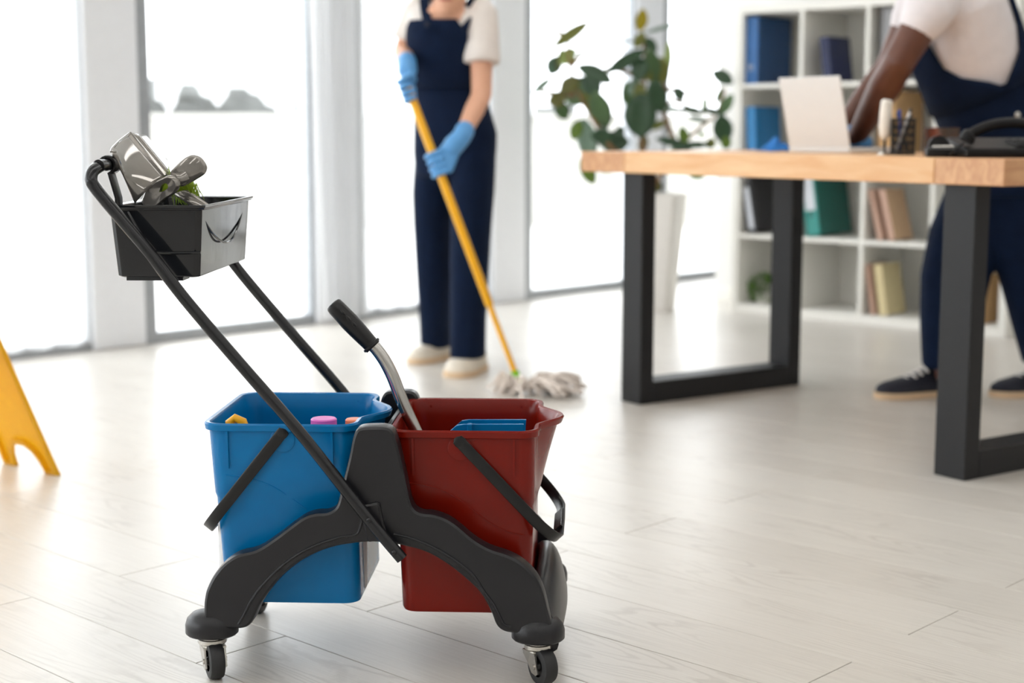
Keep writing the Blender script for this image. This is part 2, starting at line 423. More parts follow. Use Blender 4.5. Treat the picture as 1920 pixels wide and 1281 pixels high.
room_obj('ceiling', rbox(MB(), U0 - 0.12, U1 + 0.1, N0 - 0.1, N1 + 0.1, ZC, ZC + 0.1), 'ceiling_paint', smooth=False)
room_obj('wall_back', rbox(MB(), -4.69, U1, 6.56, 6.72, 0, ZC), 'wall_paint', smooth=False)
room_obj('wall_far', rbox(MB(), U0 - 0.12, U1, N1, N1 + 0.1, 0, ZC), 'wall_paint', smooth=False)
room_obj('wall_right', rbox(MB(), U1, U1 + 0.1, N0 - 0.1, N1 + 0.1, 0, ZC), 'wall_paint', smooth=False)
room_obj('wall_left', rbox(MB(), U0 - 0.12, U0 + 0.0, N0, N1, 2.66, ZC), 'wall_paint', smooth=False)
room_obj('trim_1', rbox(MB(), -4.69, U1, 6.548, 6.56, 0, 0.07), 'shelf_white', smooth=False)
win_no = 0
def window(n0, n1, dark_left=0.056):
    global win_no
    win_no += 1
    f = MB()
    rbox(f, U0 - 0.07, U0 - 0.01, n0, n0 + dark_left, 0.0, 2.66)
    rbox(f, U0 - 0.07, U0 - 0.02, n1 - 0.02, n1, 0.0, 2.66)
    rbox(f, U0 - 0.07, U0 - 0.02, n0 + dark_left, n1 - 0.02, 0.0, 0.045)
    rbox(f, U0 - 0.07, U0 - 0.02, n0 + dark_left, n1 - 0.02, 2.6, 2.66)
    w = room_obj('window_%d' % win_no, f, 'window_metal', smooth=False)
    MB().box((U0 - 0.045, (n0 + dark_left + n1 - 0.02) / 2, 1.3225), (0.003, (n1 - n0 - dark_left - 0.02) / 2, 1.2775)).build('pane', 'glass', w, smooth=False)
cols = [3.276 + 1.16 * k for k in range(-6, 6)]
for i, n in enumerate(cols):
    p = MB().cbox((U0 - 0.06, n + 0.123, 1.33), (0.06, 0.123, 1.33), 0.006)
    room_obj('pillar' if i == 0 else 'pillar.%03d' % i, p, 'column_paint', smooth=False)
    if i + 1 < len(cols): window(n + 0.246, cols[i + 1])
# near wall, behind the camera; its one window is added for fill light
wn = MB(); rbox(wn, U0 - 0.12, U1, N0 - 0.1, N0, 2.3, ZC); rbox(wn, U0 - 0.12, U1, N0 - 0.1, N0, 0, 0.7)
for a, b in ((U0 - 0.12, -5.0), (-2.4, U1)): rbox(wn, a, b, N0 - 0.1, N0, 0.7, 2.3)
room_obj('wall_near', wn, 'wall_paint', smooth=False)
for a, b in ((-5.0, -2.4),):
    win_no += 1
    f = MB()
    for q in ((a, a + 0.05, 0.7, 2.3), (b - 0.05, b, 0.7, 2.3), (a + 0.05, b - 0.05, 0.7, 0.75), (a + 0.05, b - 0.05, 2.25, 2.3)): rbox(f, q[0], q[1], N0 - 0.08, N0 - 0.03, q[2], q[3])
    w = room_obj('window_%d' % win_no, f, 'window_metal', smooth=False)
    MB().box(((a + b) / 2, N0 - 0.055, 1.5), ((b - a) / 2 - 0.05, 0.003, 0.75)).build('pane', 'glass', w, smooth=False)

# unseen light strips added under the ceiling to brighten the room
def fill_light_mat():
    m = bpy.data.materials.new('lamp_diffuser'); m.use_nodes = True; nt = m.node_tree; b = nt.nodes['Principled BSDF']
    b.inputs['Base Color'].default_value = (0.9, 0.9, 0.9, 1)
    b.inputs['Emission Color'].default_value = (1.0, 0.98, 0.95, 1); b.inputs['Emission Strength'].default_value = FILL_LIGHT
    MATS['lamp_diffuser'] = m
FILL_LIGHT = 2.5
fill_light_mat()
for u in (-3.4, -1.6, 0.2, 2.0, 3.8):
    f = MB()
    for q in ((u - 0.18, u - 0.15, -3.6, 5.9), (u + 0.15, u + 0.18, -3.6, 5.9), (u - 0.15, u + 0.15, -3.6, -3.57), (u - 0.15, u + 0.15, 5.87, 5.9)): rbox(f, q[0], q[1], q[2], q[3], ZC - 0.06, ZC - 0.001)
    lf = room_obj('ceiling_light', f, 'window_metal', kind=None, smooth=False)
    tag(lf, {-3.4: 'ceiling light strip nearest the curtained windows', -1.6: 'ceiling light strip above the mop trolley, second from the windows', 0.2: 'ceiling light strip above the camera, third from the windows', 2.0: 'ceiling light strip second from the right-hand wall', 3.8: 'ceiling light strip nearest the right-hand wall'}[u], 'ceiling light', 'ceiling light rows')
    rbox(MB(), u - 0.149, u + 0.149, -3.569, 5.869, ZC - 0.05, ZC - 0.01).build('diffuser', 'lamp_diffuser', lf, smooth=False)

# exterior
tr = MB().box((-6, 14, -0.16), (30, 26, 0.05)).build('terrace', 'terrace', smooth=False); tr['kind'] = 'structure'
pp = MB(); pp.cbox((-4.5, 16.2, 0.45), (12.0, 0.15, 0.56), 0.01); pp.cbox((-4.5, 16.2, 1.035), (12.0, 0.19, 0.025), 0.008)
pp = pp.build('parapet', 'parapet_paint', smooth=False); pp['kind'] = 'structure'
def hedge(x0, x1, h, label):
    mb = MB(); nx = 40; rings = []
    for i in range(nx + 1):
        x = x0 + (x1 - x0) * i / nx; rg = []
        for k in range(14):
            a = math.pi * k / 13
            y, z = 17.4 + 0.5 * math.cos(a), h * (max(0, math.sin(a)) ** 0.35)
            d = noise.noise(Vector((x * 2, y * 3, z * 3))) * 0.16
            rg.append((x, y + d, max(-0.1, z + d - 0.1)))
        rings.append(rg)
    mb.loft(rings, True)
    o = mb.build('hedge', 'hedge_green', off=(0.5 * (x0 + x1), 17.4, 0)); tag(o, label, 'hedge', 'hedges outside')
hedge(-4.3, -2.1, 1.62, 'dark hedge behind the terrace wall seen under the lifted curtain')
hedge(0.25, 0.72, 1.3, 'small dark shrub behind the terrace wall beside the plant')

# curtains
def onu(px, py, uu):
    r = ray(px, py); t = uu / r.dot(DU); return r.dot(DN) * t, CAMH + r.z * t
def curtain(label, n0, n1, u, bottom, folds, amp, top=2.64, seed=0, skew=None):
    nx, nz = int(folds * 10), 22; rows = []
    for j in range(nz + 1):
        row = []
        for i in range(nx + 1):
            s = i / nx; zb = bottom(s) if callable(bottom) else bottom
            z = top + (zb - top) * j / nz
            ph = s * folds * 2 * math.pi
            k = amp * (0.75 + 0.5 * noise.noise(Vector((s * 5, seed, 0)))) * (0.7 + 0.3 * j / nz)
            du = k * math.sin(ph + 0.6 * noise.noise(Vector((s * 3, z * 0.7, seed))))
            dn = 0.006 * math.sin(2 * ph) + (skew(s, (top - z)) if skew else 0)
            row.append((u + du, n0 + (n1 - n0) * s + dn, z))
        rows.append(row)
    mb = MB().loft(rows, False, False)
    root = mb.build('curtain', 'sheer', angle=180); root.rotation_euler = (0, 0, ROOM)
    tag(root, label, 'curtain', 'sheer curtains')
    rod = MB().tube([(u, n0 - 0.03, top + 0.012), (u, n1 + 0.03, top + 0.012)], 0.01, 8).build('curtain_rod', 'zinc', root)
    return root
curtain('sheer white floor-length curtain at the far left, beside the yellow sign', 2.37, 3.27, U0 + 0.0, 0.03, 7, 0.022, seed=1)
curtain('sheer white floor-length curtain behind the woman mopping', 4.725, 5.59, U0 + 0.0, 0.03, 7, 0.022, seed=5)
tips = [onu(x, y, U0) for x, y in ((288, 188), (300, 196), (318, 218), (326, 190), (338, 158), (360, 160), (380, 180), (411, 203), (418, 180), (430, 166), (455, 166), (485, 185), (515, 210), (546, 238), (552, 200), (560, 170))]
def swag(s):
    n = tips[0][0] + (tips[-1][0] - tips[0][0]) * s
    for a, b in zip(tips, tips[1:]):
        if a[0] <= n <= b[0] + 1e-6:
            return a[1] + (b[1] - a[1]) * (n - a[0]) / max(1e-6, b[0] - a[0])
    return tips[-1][1]
curtain('sheer white curtain lifted into scallops above the steel dustpan', tips[0][0], tips[-1][0], U0 + 0.01, swag, 9, 0.018, seed=9)
curtain('gathered sheer curtain hanging to the floor between tray and mopping woman', 4.33, 4.70, U0 + 0.055, 0.03, 5, 0.03, seed=12, skew=lambda s, d: 0.08 * (1 - s) * (d / 2.6))

# ------------------------------------------------------------------ white cube shelf
SH = un(-4.296, 6.147)
shelf = thing('cube_bookshelf', 'white open cube bookshelf with four rows of square cells against the wall', 'bookshelf', SH, ROOM)
PU, PZ, SD, ZB = 0.346, 0.3585, 0.38, 0.03
OUT, INN = 0.036, 0.020
WID = 4 * PU + OUT
HEI = 4 * PZ + OUT
def panel(name, x0, x1, z0, z1, y0=0.0, y1=SD):
    return MB().cbox(((x0 + x1) / 2, (y0 + y1) / 2, (z0 + z1) / 2), ((x1 - x0) / 2, (y1 - y0) / 2, (z1 - z0) / 2), 0.0012).build(name, 'shelf_white', shelf, smooth=False)
panel('side_panel', 0, OUT, 0.0, HEI); panel('side_panel', WID - OUT, WID, 0.0, HEI)
panel('bottom_board', OUT, WID - OUT, 0.0, OUT + 0.008); panel('top_board', OUT, WID - OUT, HEI - OUT, HEI)
panel('back_panel', OUT, WID - OUT, OUT + 0.008, HEI - OUT, SD - 0.006, SD)
for i in range(1, 4):
    x = i * PU + OUT / 2; panel('divider', x - INN / 2, x + INN / 2, OUT + 0.008, HEI - OUT, 0.001, SD - 0.006)
for r in range(1, 4):
    z = r * PZ + OUT / 2
    for i in range(4):
        xa = OUT if i == 0 else i * PU + OUT / 2 + INN / 2; xb = WID - OUT if i == 3 else (i + 1) * PU + OUT / 2 - INN / 2
        panel('shelf_board', xa, xb, z - INN / 2, z + INN / 2, 0.001, SD - 0.006)
def shelf_z(row):                         # row 0 at the top
    r = 3 - row
    return (OUT + 0.008) if r == 0 else r * PZ + OUT / 2 + INN / 2
def on_shelf(name, label, cat, px, row, w, h, d, lean, cover, spine=None, ring=None, lab=None, y=0.03, group=None, block=None, left=True):
    """book or binder with its spine towards the room; px is the foot's left edge in the photograph's frame, lean in degrees to the left"""
    z0 = shelf_z(row)
    r_ = ray(px, 300); t = (6.147 + y) / r_.dot(DN); x = r_.dot(DU) * t + 4.296
    root = thing(name, label, cat, SH + DU * x + DN * y + Vector((0, 0, z0)), ROOM, group)
    M = Matrix.Rotation(R(-lean), 3, 'Y')
    lift = w * math.sin(R(-lean)) if lean < 0 else 0
    def T(p):
        q = M @ Vector(p); return q + Vector((0, 0, abs(lift)))
    def bx(nm, m, x0, x1, y0, y1, za, zb, ch=0.001):
        mb = MB().cbox(((x0 + x1) / 2, (y0 + y1) / 2, (za + zb) / 2), ((x1 - x0) / 2, (y1 - y0) / 2, (zb - za) / 2), ch)
        mb.v = [T(v) for v in mb.v]
        return mb.build(nm, m, root, smooth=False)
    bx('cover', cover, 0, 0.003, 0.003, d, 0, h); bx('cover', cover, w - 0.003, w, 0.003, d, 0, h)
    sp = bx('spine', spine or cover, 0, w, 0, 0.003, 0, h)
    bx('pages', block or 'paper_block', 0.0035, w - 0.0035, 0.004, d - 0.008, 0.004, h - 0.006)
    if ring:
        mb = MB()
        pts = [(w / 2 + ring[1] * math.cos(a), -0.001, ring[0] * h + ring[1] * math.sin(a)) for a in [2 * math.pi * k / 16 for k in range(17)]]
        mb.tube([T(p) for p in pts], 0.0025, 6, True)
        mb.build('finger_ring', ring[2], root)
    if lab: 
        mb = MB().cbox((w / 2, -0.0008, (lab[0] + lab[1]) / 2 * h), (w * lab[2] / 2, 0.0007, (lab[1] - lab[0]) / 2 * h), 0.0003)
        mb.v = [T(v) for v in mb.v]; mb.build('spine_label', 'paper_label', root, smooth=False)
    return root
on_shelf('ring_binder', 'large upright blue ring binder in the top left cell of the bookshelf', 'binder', 1391, 0, 0.078, 0.318, 0.29, 0, 'binder_blue', 'binder_blue_spine', (0.25, 0.012, 'zinc'))
on_shelf('notebook', 'navy book leaning in the top row beside the man\'s arm', 'book', 1540, 0, 0.045, 0.205, 0.19, 8, 'binder_navy')
on_shelf('ring_binder', 'pale grey binder in the top row behind the man\'s sleeve', 'binder', 1645, 0, 0.07, 0.318, 0.28, 0, 'grey_binder', None, (0.25, 0.012, 'zinc'))
on_shelf('ring_binder', 'sky blue binder leaning in the second row left of the laptop', 'binder', 1402, 1, 0.05, 0.25, 0.22, 4, 'binder_sky', 'binder_sky_spine')
on_shelf('magazine_file', 'brown kraft cardboard file in the second row behind the pen cup', 'file', 1645, 1, 0.08, 0.315, 0.26, 0, 'kraft', None, None, None, 0.05, None, 'kraft')
on_shelf('ring_binder', 'black binder with white label in the second row by the man\'s hip', 'binder', 1766, 1, 0.07, 0.318, 0.28, 0, 'binder_black', None, None, (0.35, 0.85, 0.5))
on_shelf('ring_binder', 'black binder with narrow white label leaning under the desk in the third row', 'binder', 1404, 2, 0.06, 0.318, 0.28, 11, 'binder_black', None, (0.82, 0.012, 'zinc'), (0.06, 0.7, 0.45))
on_shelf('ring_binder', 'teal green ring binder with pale label leaning in the third row', 'binder', 1516, 2, 0.075, 0.318, 0.29, 9, 'binder_teal', 'binder_teal_spine', (0.32, 0.012, 'binder_black'), (0.38, 0.92, 0.72))
on_shelf('book', 'tan book leaning left in the third row, left of its twin', 'book', 1651, 2, 0.026, 0.235, 0.17, 15, 'rose_cover', None, None, None, 0.03, 'tan books in the third row')
on_shelf('book', 'tan book leaning left in the third row, right of its twin', 'book', 1672, 2, 0.03, 0.235, 0.17, 15, 'tan_cover', 'rose_cover', None, None, 0.03, 'tan books in the third row')
on_shelf('book', 'narrow rose brown book leaning in the bottom row against a cream one', 'book', 1642, 3, 0.022, 0.235, 0.17, 10, 'rose_cover', None, None, None, 0.03, 'books in the bottom row')
on_shelf('book', 'cream book leaning in the bottom row of the bookshelf', 'book', 1659, 3, 0.04, 0.235, 0.17, 10, 'cream_cover', None, None, None, 0.03, 'books in the bottom row')
on_shelf('book', 'brown book in the bottom right cell seen between the man\'s legs', 'book', 1838, 3, 0.04, 0.22, 0.17, 0, 'kraft', None, None, None, 0.05)
# small green plant in the bottom left cell
r_ = ray(1432, 560); t_ = 6.27 / r_.dot(DN)
mp_ = thing('moss_plant', 'small bushy green plant in the bottom left cell of the bookshelf', 'plant', Vector((r_.x * t_, r_.y * t_, shelf_z(3))), ROOM)
MB().lathe([(0.035, 0.0), (0.045, 0.035), (0.047, 0.04), (0.042, 0.04), (0.038, 0.03)], seg=16).build('pot', 'pot_white', mp_)
mb = MB(); rr = random.Random(3)
for i in range(420):
    d = Vector((rr.gauss(0, 1), rr.gauss(0, 1), rr.gauss(0.25, 1))).normalized()
    c = Vector((0, 0, 0.07)) + d * (0.055 + 0.02 * rr.random()); s = 0.012
    if c.z < 0.01: continue
    a = d.orthogonal().normalized() * s; b = d.cross(a).normalized() * s * 0.6
    mb.add([c - b, c + a * 0.3 + d * s * .6, c + b, c + d * s * 1.3], [[0, 1, 2], [0, 2, 3], [0, 3, 1], [1, 3, 2]])
tag(mb.build('foliage', 'moss', mp_), kind='stuff')

# ------------------------------------------------------------------ desk
DA = math.atan2(3.769 - 4.851, 1.147 - 0.415)          # long side of the desk
DO = Vector((0.415, 4.851, 0))
DX = Vector((math.cos(DA), math.sin(DA), 0)); DY = Vector((-math.sin(DA), math.cos(DA), 0))
desk = thing('desk', 'wooden office desk with black steel box-section legs', 'desk', DO, DA)
LEN = math.hypot(0.732, 1.082); DEP = 0.715
ZT, TH = 0.814, 0.066
TOPL, TOPR = -0.29, LEN + 0.105
def board(x0, x1, y0, y1, m):
    return MB().cbox(((x0 + x1) / 2, (y0 + y1) / 2, ZT - TH / 2), ((x1 - x0) / 2 - 0.0004, (y1 - y0) / 2 - 0.0004, TH / 2), 0.0025).build('top_board', m, desk, smooth=False)
board(TOPL, TOPL + 0.232, -0.03, DEP + 0.03, 'table_end_wood')
board(TOPR - 0.215, TOPR, -0.03, DEP + 0.03, 'table_end_wood')
for k in range(4):
    w = (DEP + 0.06) / 4
    board(TOPL + 0.232, TOPR - 0.215, -0.03 + k * w, -0.03 + (k + 1) * w, 'table_wood')
for x1 in (0.0, LEN):
    for y0 in (0.0, DEP - 0.055):
        MB().cbox((x1 - 0.05, y0 + 0.0275, (ZT - TH) / 2), (0.05, 0.0275, (ZT - TH) / 2), 0.002).build('leg', 'black_metal', desk, smooth=False)
    MB().cbox((x1 - 0.05, DEP / 2, 0.036), (0.05, DEP / 2 - 0.0555, 0.036), 0.002).build('foot_bar', 'black_metal', desk, smooth=False)
def on_desk(px, v):                      # point on the desk top on the sight line column px, v across the desk from near edge
    p0 = DO + DY * v; k = (px - 960) / FPX
    # X/(depth) = k with depth = Y*c + (CAMH-ZT)*s
    t = (k * (p0.y * _c + (CAMH - ZT) * _s) - p0.x) / (DX.x - k * DX.y * _c)
    q = p0 + DX * t; q.z = ZT + 0.0005; return q
def desk_xy(p):
    q = p - DO; return q.dot(DX), q.dot(DY)

# laptop
lp0 = on_desk(1478, 0.40); lp1 = on_desk(1592, 0.40)
lw = min(0.34, (lp1 - lp0).length)
lap = thing('laptop', 'open silver laptop on the desk, lid back towards the room', 'laptop', lp0, DA)
MB().cbox((lw / 2, 0.115, 0.008), (lw / 2, 0.115, 0.008), 0.003).build('base', 'laptop_silver', lap, smooth=False)
kb = MB().cbox((lw / 2, 0.105, 0.0166), (lw / 2 - 0.02, 0.06, 0.001), 0.0005).build('keyboard', 'laptop_dark', lap, smooth=False)
MB().cbox((lw / 2, 0.19, 0.0166), (0.05, 0.03, 0.0006), 0.0002).build('trackpad', 'laptop_dark', lap, smooth=False)
Ml = Matrix.Rotation(R(14), 3, 'X')
mb = MB().cbox((0, 0, 0.113), (lw / 2, 0.003, 0.113), 0.0025); mb.v = [Ml @ v + Vector((lw / 2, 0.006, 0.012)) for v in mb.v]
lid = mb.build('lid', 'laptop_silver', lap, smooth=False)
mb = MB().box((0, 0.0034, 0.115), (lw / 2 - 0.008, 0.0006, 0.1)); mb.v = [Ml @ v + Vector((lw / 2, 0.006, 0.012)) for v in mb.v]
mb.build('screen', 'laptop_dark', lid, smooth=False)

# pen cup
pc = on_desk(1692, 0.24)
cup = thing('pen_cup', 'black wire mesh cup of pens on the desk', 'pen cup', pc, DA)
mb = MB(); rc, hc = 0.033, 0.098
for k in range(5):
    z = 0.003 + k * (hc - 0.003) / 4
    mb.tube([(rc * math.cos(a), rc * math.sin(a), z) for a in [2 * math.pi * j / 20 for j in range(21)]], 0.0022 if k in (0, 4) else 0.0009, 5, False)
for j in range(40):
    a = 2 * math.pi * j / 40; s = 0.35
    for sg in (1, -1): mb.tube([(rc * math.cos(a), rc * math.sin(a), 0.002), (rc * math.cos(a + sg * s / 2), rc * math.sin(a + sg * s / 2), hc / 2), (rc * math.cos(a + sg * s), rc * math.sin(a + sg * s), hc)], 0.0009, 4, False)
mb.build('mesh_wall', 'mesh_metal', cup); MB().lathe([(rc, 0), (rc, 0.003)], seg=20).build('cup_base', 'mesh_metal', cup)
for k, (a, b, h, m, lab) in enumerate((((-0.015, 0.01), (-0.006, -0.012), 0.125, 'pen_blue', 'blue pen in the mesh cup'), ((-0.016, -0.012), (0.022, 0.004), 0.128, 'pen_white', 'white pen slanting right in the mesh cup'), ((0.014, 0.008), (-0.02, -0.004), 0.118, 'pen_black', 'black pen slanting left in the mesh cup'), ((0.004, -0.016), (0.016, 0.014), 0.112, 'pen_black', 'black pen upright in the back of the mesh cup'))):
    p0, p1 = Vector((*a, 0.004)), Vector((*b, h)); d = (p1 - p0).normalized()
    wp = pc + DX * a[0] + DY * a[1]; root = thing('pen', lab, 'pen', wp + Vector((0, 0, 0.004)), DA, 'pens in the cup')
    q1 = p1 - p0
    MB().tube([Vector(), q1 * 0.08, q1 * 0.1, q1 * 0.92], [0.0008, 0.003, 0.0042, 0.0042], 8).build('barrel', m, root)
    MB().tube([q1 * 0.92, q1 * 0.97, q1], [0.0046, 0.0046, 0.003], 8).build('cap', 'pen_blue' if m == 'pen_blue' else 'pen_black', root)
# white slim thing on a thin stem
wp = on_desk(1658, 0.22)
st = thing('desk_brush', 'white slender rounded handle on a thin dark stem, left of the pen cup', 'stand', wp, DA)
MB().lathe([(0.02, 0), (0.02, 0.003), (0.016, 0.006), (0.004, 0.008)], seg=20).build('stand_base', 'zinc', st)
MB().tube([(0, 0, 0.006), (0, 0, 0.05)], 0.004, 10).build('stem', 'mesh_metal', st)
MB().tube([(0, 0, 0.042), (0, 0, 0.047), (0, 0, 0.056), (0, 0, 0.08), (0.001, 0, 0.12), (0.003, 0, 0.148), (0.004, 0, 0.152)], [0.006, 0.012, 0.0155, 0.018, 0.0165, 0.0155, 0.012], 16).build('handle', 'white_wax', st)
# amber glass box, tape dispenser, telephone
ap = on_desk(1764, 0.20)
am = thing('glass_jar', 'square amber glass jar on the desk beside the telephone', 'jar', ap, DA)
mb = MB(); h = 0.075; w = 0.036
def sq(w, z, c=0.006): return [Vector((x, y, z)) for x, y in ((-w + c, -w), (w - c, -w), (w, -w + c), (w, w - c), (w - c, w), (-w + c, w), (-w, w - c), (-w, -w + c))]
mb.loft([sq(w, 0), sq(w, h), sq(w - 0.004, h), sq(w - 0.004, 0.006)], True); mb.build('jar_wall', 'amber_glass', am, smooth=False)
MB().loft([sq(w - 0.006, 0.007, 0.003), sq(w - 0.006, 0.045, 0.003)], True).build('contents', 'binder_black', am, smooth=False)
tp = on_desk(1775, 0.075)
tpd = thing('tape_dispenser', 'low black tape dispenser with silver top left of the telephone', 'dispenser', tp, DA + R(50))
MB().cbox((0, 0, 0.012), (0.055, 0.022, 0.012), 0.004).build('base', 'black_plastic', tpd, smooth=False)
MB().cbox((0.003, 0, 0.026), (0.042, 0.015, 0.0025), 0.001).build('steel_plate', 'zinc', tpd, smooth=False)
MB().lathe([(0.012, -0.009), (0.026, -0.009), (0.026, 0.009), (0.012, 0.009)], (-0.022, 0, 0.028), 20, (0, 1, 0)).build('tape_roll', 'black_plastic', tpd)
ph = on_desk(1872, 0.16)
tel = thing('telephone', 'black desk telephone with its curved handset at the desk\'s right end', 'telephone', ph, R(0))
mb = MB(); mb.loft([[(-0.11, -0.09, 0), (0.11, -0.09, 0), (0.11, 0.1, 0), (-0.11, 0.1, 0)], [(-0.11, -0.09, 0.022), (0.11, -0.09, 0.022), (0.11, 0.1, 0.05), (-0.11, 0.1, 0.05)]], True)
mb.build('base', 'phone_black', tel, smooth=False, bevel=0.006)
for i in range(4):
    for j in range(3): MB().cbox((0.03 + j * 0.022, -0.06 + i * 0.026, 0.03 + i * 0.0038), (0.008, 0.009, 0.004), 0.002).build('key', 'laptop_dark', tel, smooth=False)
hs = smooth_path([(-0.1, -0.05, 0.04), (-0.085, -0.05, 0.06), (-0.03, -0.05, 0.082), (0.04, -0.05, 0.085), (0.095, -0.05, 0.066), (0.11, -0.05, 0.045)], 5)
MB().tube(hs, [0.02 if (i < 5 or i > len(hs) - 6) else 0.0135 for i in range(len(hs))], 12, up=(0, 1, 0)).build('handset', 'phone_black', tel)
MB().tube(smooth_path([(-0.105, -0.05, 0.035), (-0.125, -0.06, 0.02), (-0.13, -0.02, 0.006), (-0.11, 0.05, 0.006)], 5), 0.003, 6).build('handset_cord', 'phone_black', tel)
# blue cloth
bc = on_desk(1456, 0.50)
mb = MB(); n = 18; rows = []
for i in range(n + 1):
    row = []
    for j in range(n + 1):
        x, y = (i / n - 0.5) * 0.1, (j / n - 0.5) * 0.12
        rr_ = math.hypot(x / 0.05, y / 0.06)
        z = max(0.0, 0.05 * max(0, 1 - rr_) ** 0.6 * (0.55 + 0.9 * noise.noise(Vector((x * 45, y * 45, 2.2)))) + 0.004 * abs(noise.noise(Vector((x * 90, y * 90, 5)))))
        row.append((x, y, z + 0.001))
    rows.append(row)
mb.loft(rows, False, False)
o = mb.build('cleaning_cloth', 'cloth_blue', angle=180, solid=0.0016); o.location = bc; o.rotation_euler = (0, 0, 0.3)
tag(o, 'crumpled blue cleaning cloth on the desk left of the laptop', 'cloth')

# ------------------------------------------------------------------ mop bucket trolley (front plane at y = 0, back at y = 0.32)
cart = thing('bucket_trolley', 'dark grey plastic double bucket trolley on castors with slanted push handle', 'trolley', CART_O, CART_A)
FY = -0.022                                # outer face of the near side frame
OUTL = [(381, 1140), (383, 1120), (387, 1105), (399, 1081), (418, 1058), (444, 1041), (479, 1032), (511, 1012), (543, 988), (569, 970), (591, 963), (610, 962), (624, 956), (632, 945),
        (638, 920), (645, 892), (654, 855), (660, 825), (666, 809), (676, 802), (700, 800), (724, 801), (736, 808), (742, 822), (750, 850), (761, 900), (769, 938), (777, 955), (791, 963), (812, 965), (836, 973), (859, 988), (886, 1011), (916, 1029), (951, 1041),
        (975, 1053), (996, 1071), (1009, 1088), (1019, 1110), (1027, 1140), (1036, 1188), (1000, 1190), (960, 1189), (941, 1184), (930, 1173), (923, 1155), (915, 1138), (900, 1113), (880, 1093), (850, 1068), (820, 1048), (793, 1035), (760, 1026), (725, 1020), (690, 1018), (660, 1021),
        (630, 1026), (596, 1037), (559, 1057), (527, 1084), (503, 1113), (487, 1137), (476, 1161), (467, 1174), (455, 1180), (436, 1181), (410, 1180), (384, 1175)]
poly = [cl(x, y, FY) for x, y in OUTL]
poly = [Vector((p.x, 0, p.z)) for p in poly]
poly = smooth_path(poly, 3, True)
def inset(pl, d):
    n = len(pl); A = sum(pl[i].x * pl[(i + 1) % n].z - pl[(i + 1) % n].x * pl[i].z for i in range(n)); sg = 1 if A > 0 else -1
    out = []
    for i in range(n):
        t = (pl[(i + 2) % n] - pl[i - 2]).normalized()
        out.append(pl[i] + Vector((-t.z, 0, t.x)) * (d * sg))
    return out
def frame_mesh(y0, sgn):                   # y0 outer face, body extends away from the outside by sgn
    mb = MB()
    lay = [(0.004, 0.034), (0.0, 0.030), (0.0, 0.008), (0.0015, 0.003), (0.005, 0.0)]
    rings = [[p + Vector((0, y0 + sgn * d, 0)) for p in inset(poly, i)] for i, d in lay]
    mb.loft(rings, True)
    return mb
ridgeL = [(447, 1170), (452, 1162), (460, 1148), (471, 1126), (490, 1100), (521, 1068), (556, 1041), (596, 1021), (636, 1008), (662, 1004), (673, 996), (679, 975), (685, 960)]
ridgeR = [(738, 1002), (767, 1008), (806, 1023), (848, 1047), (886, 1077), (908, 1110), (925, 1133), (938, 1158), (946, 1172), (958, 1175)]
def side_frame(y0, sgn):
    o = frame_mesh(y0, sgn).build('side_frame', 'dark_plastic', cart, angle=32)
    for rl in (ridgeL, ridgeR):
        pts = []
        for x, y in rl:
            q = cl(x, y, FY); pts.append((q.x, y0, q.z))
        MB().tube(smooth_path(pts, 4), 0.0024, 8).build('ridge', 'dark_plastic', o)
    return o
side_frame(FY, 1)
BY = 0.342
side_frame(BY, -1)
# pivot boss behind the handle tube
for y0, sg in ((FY, -1), (BY, 1)):
    q = cl(703, 978, FY)
    MB().cbox((q.x - 0.002, y0 + sg * 0.003, q.z), (0.016, 0.005, 0.03), 0.003, Matrix.Rotation(R(-12), 3, 'Y')).build('handle_boss', 'dark_plastic', cart, smooth=False)
# end crosspieces
def end_piece(sx, xe):
    rings = []
    for i in range(17):
        t = i / 16; y = FY + 0.018 + t * (BY - FY - 0.036)
        b = math.sin(math.pi * t)
        zt, zb = 0.135 + 0.045 * b ** 0.8, 0.052 + 0.02 * b
        xc = sx * (xe + 0.012 * b)
        cz, hz = (zt + zb) / 2, (zt - zb) / 2
        rings.append([Vector((xc - sx * 0.012 * (v.z - cz) / hz + (v.x), y, v.z)) for v in ell((0, 0, cz), (0.02, 0, 0), (0, 0, hz), 18, 2.6)])
    o = MB().loft(rings, True).build('end_crosspiece', 'dark_plastic', cart, angle=60)
end_piece(1, 0.276); end_piece(-1, 0.252)
# divider between the buckets, joining both posts
mb = MB()
mb.loft([[Vector((x, y, z)) for x, z in ((0.009, 0.375), (0.012, 0.396), (0.021, 0.399), (0.024, 0.375), (0.026, 0.30), (0.022, 0.285), (0.006, 0.285), (0.003, 0.30))] for y in (0.012, 0.16, 0.308)], True)
mb.v = [v + Vector((-0.001, 0, 0)) for v in mb.v]
mb.build('centre_crossbar', 'dark_plastic', cart, smooth=False, bevel=0.002)
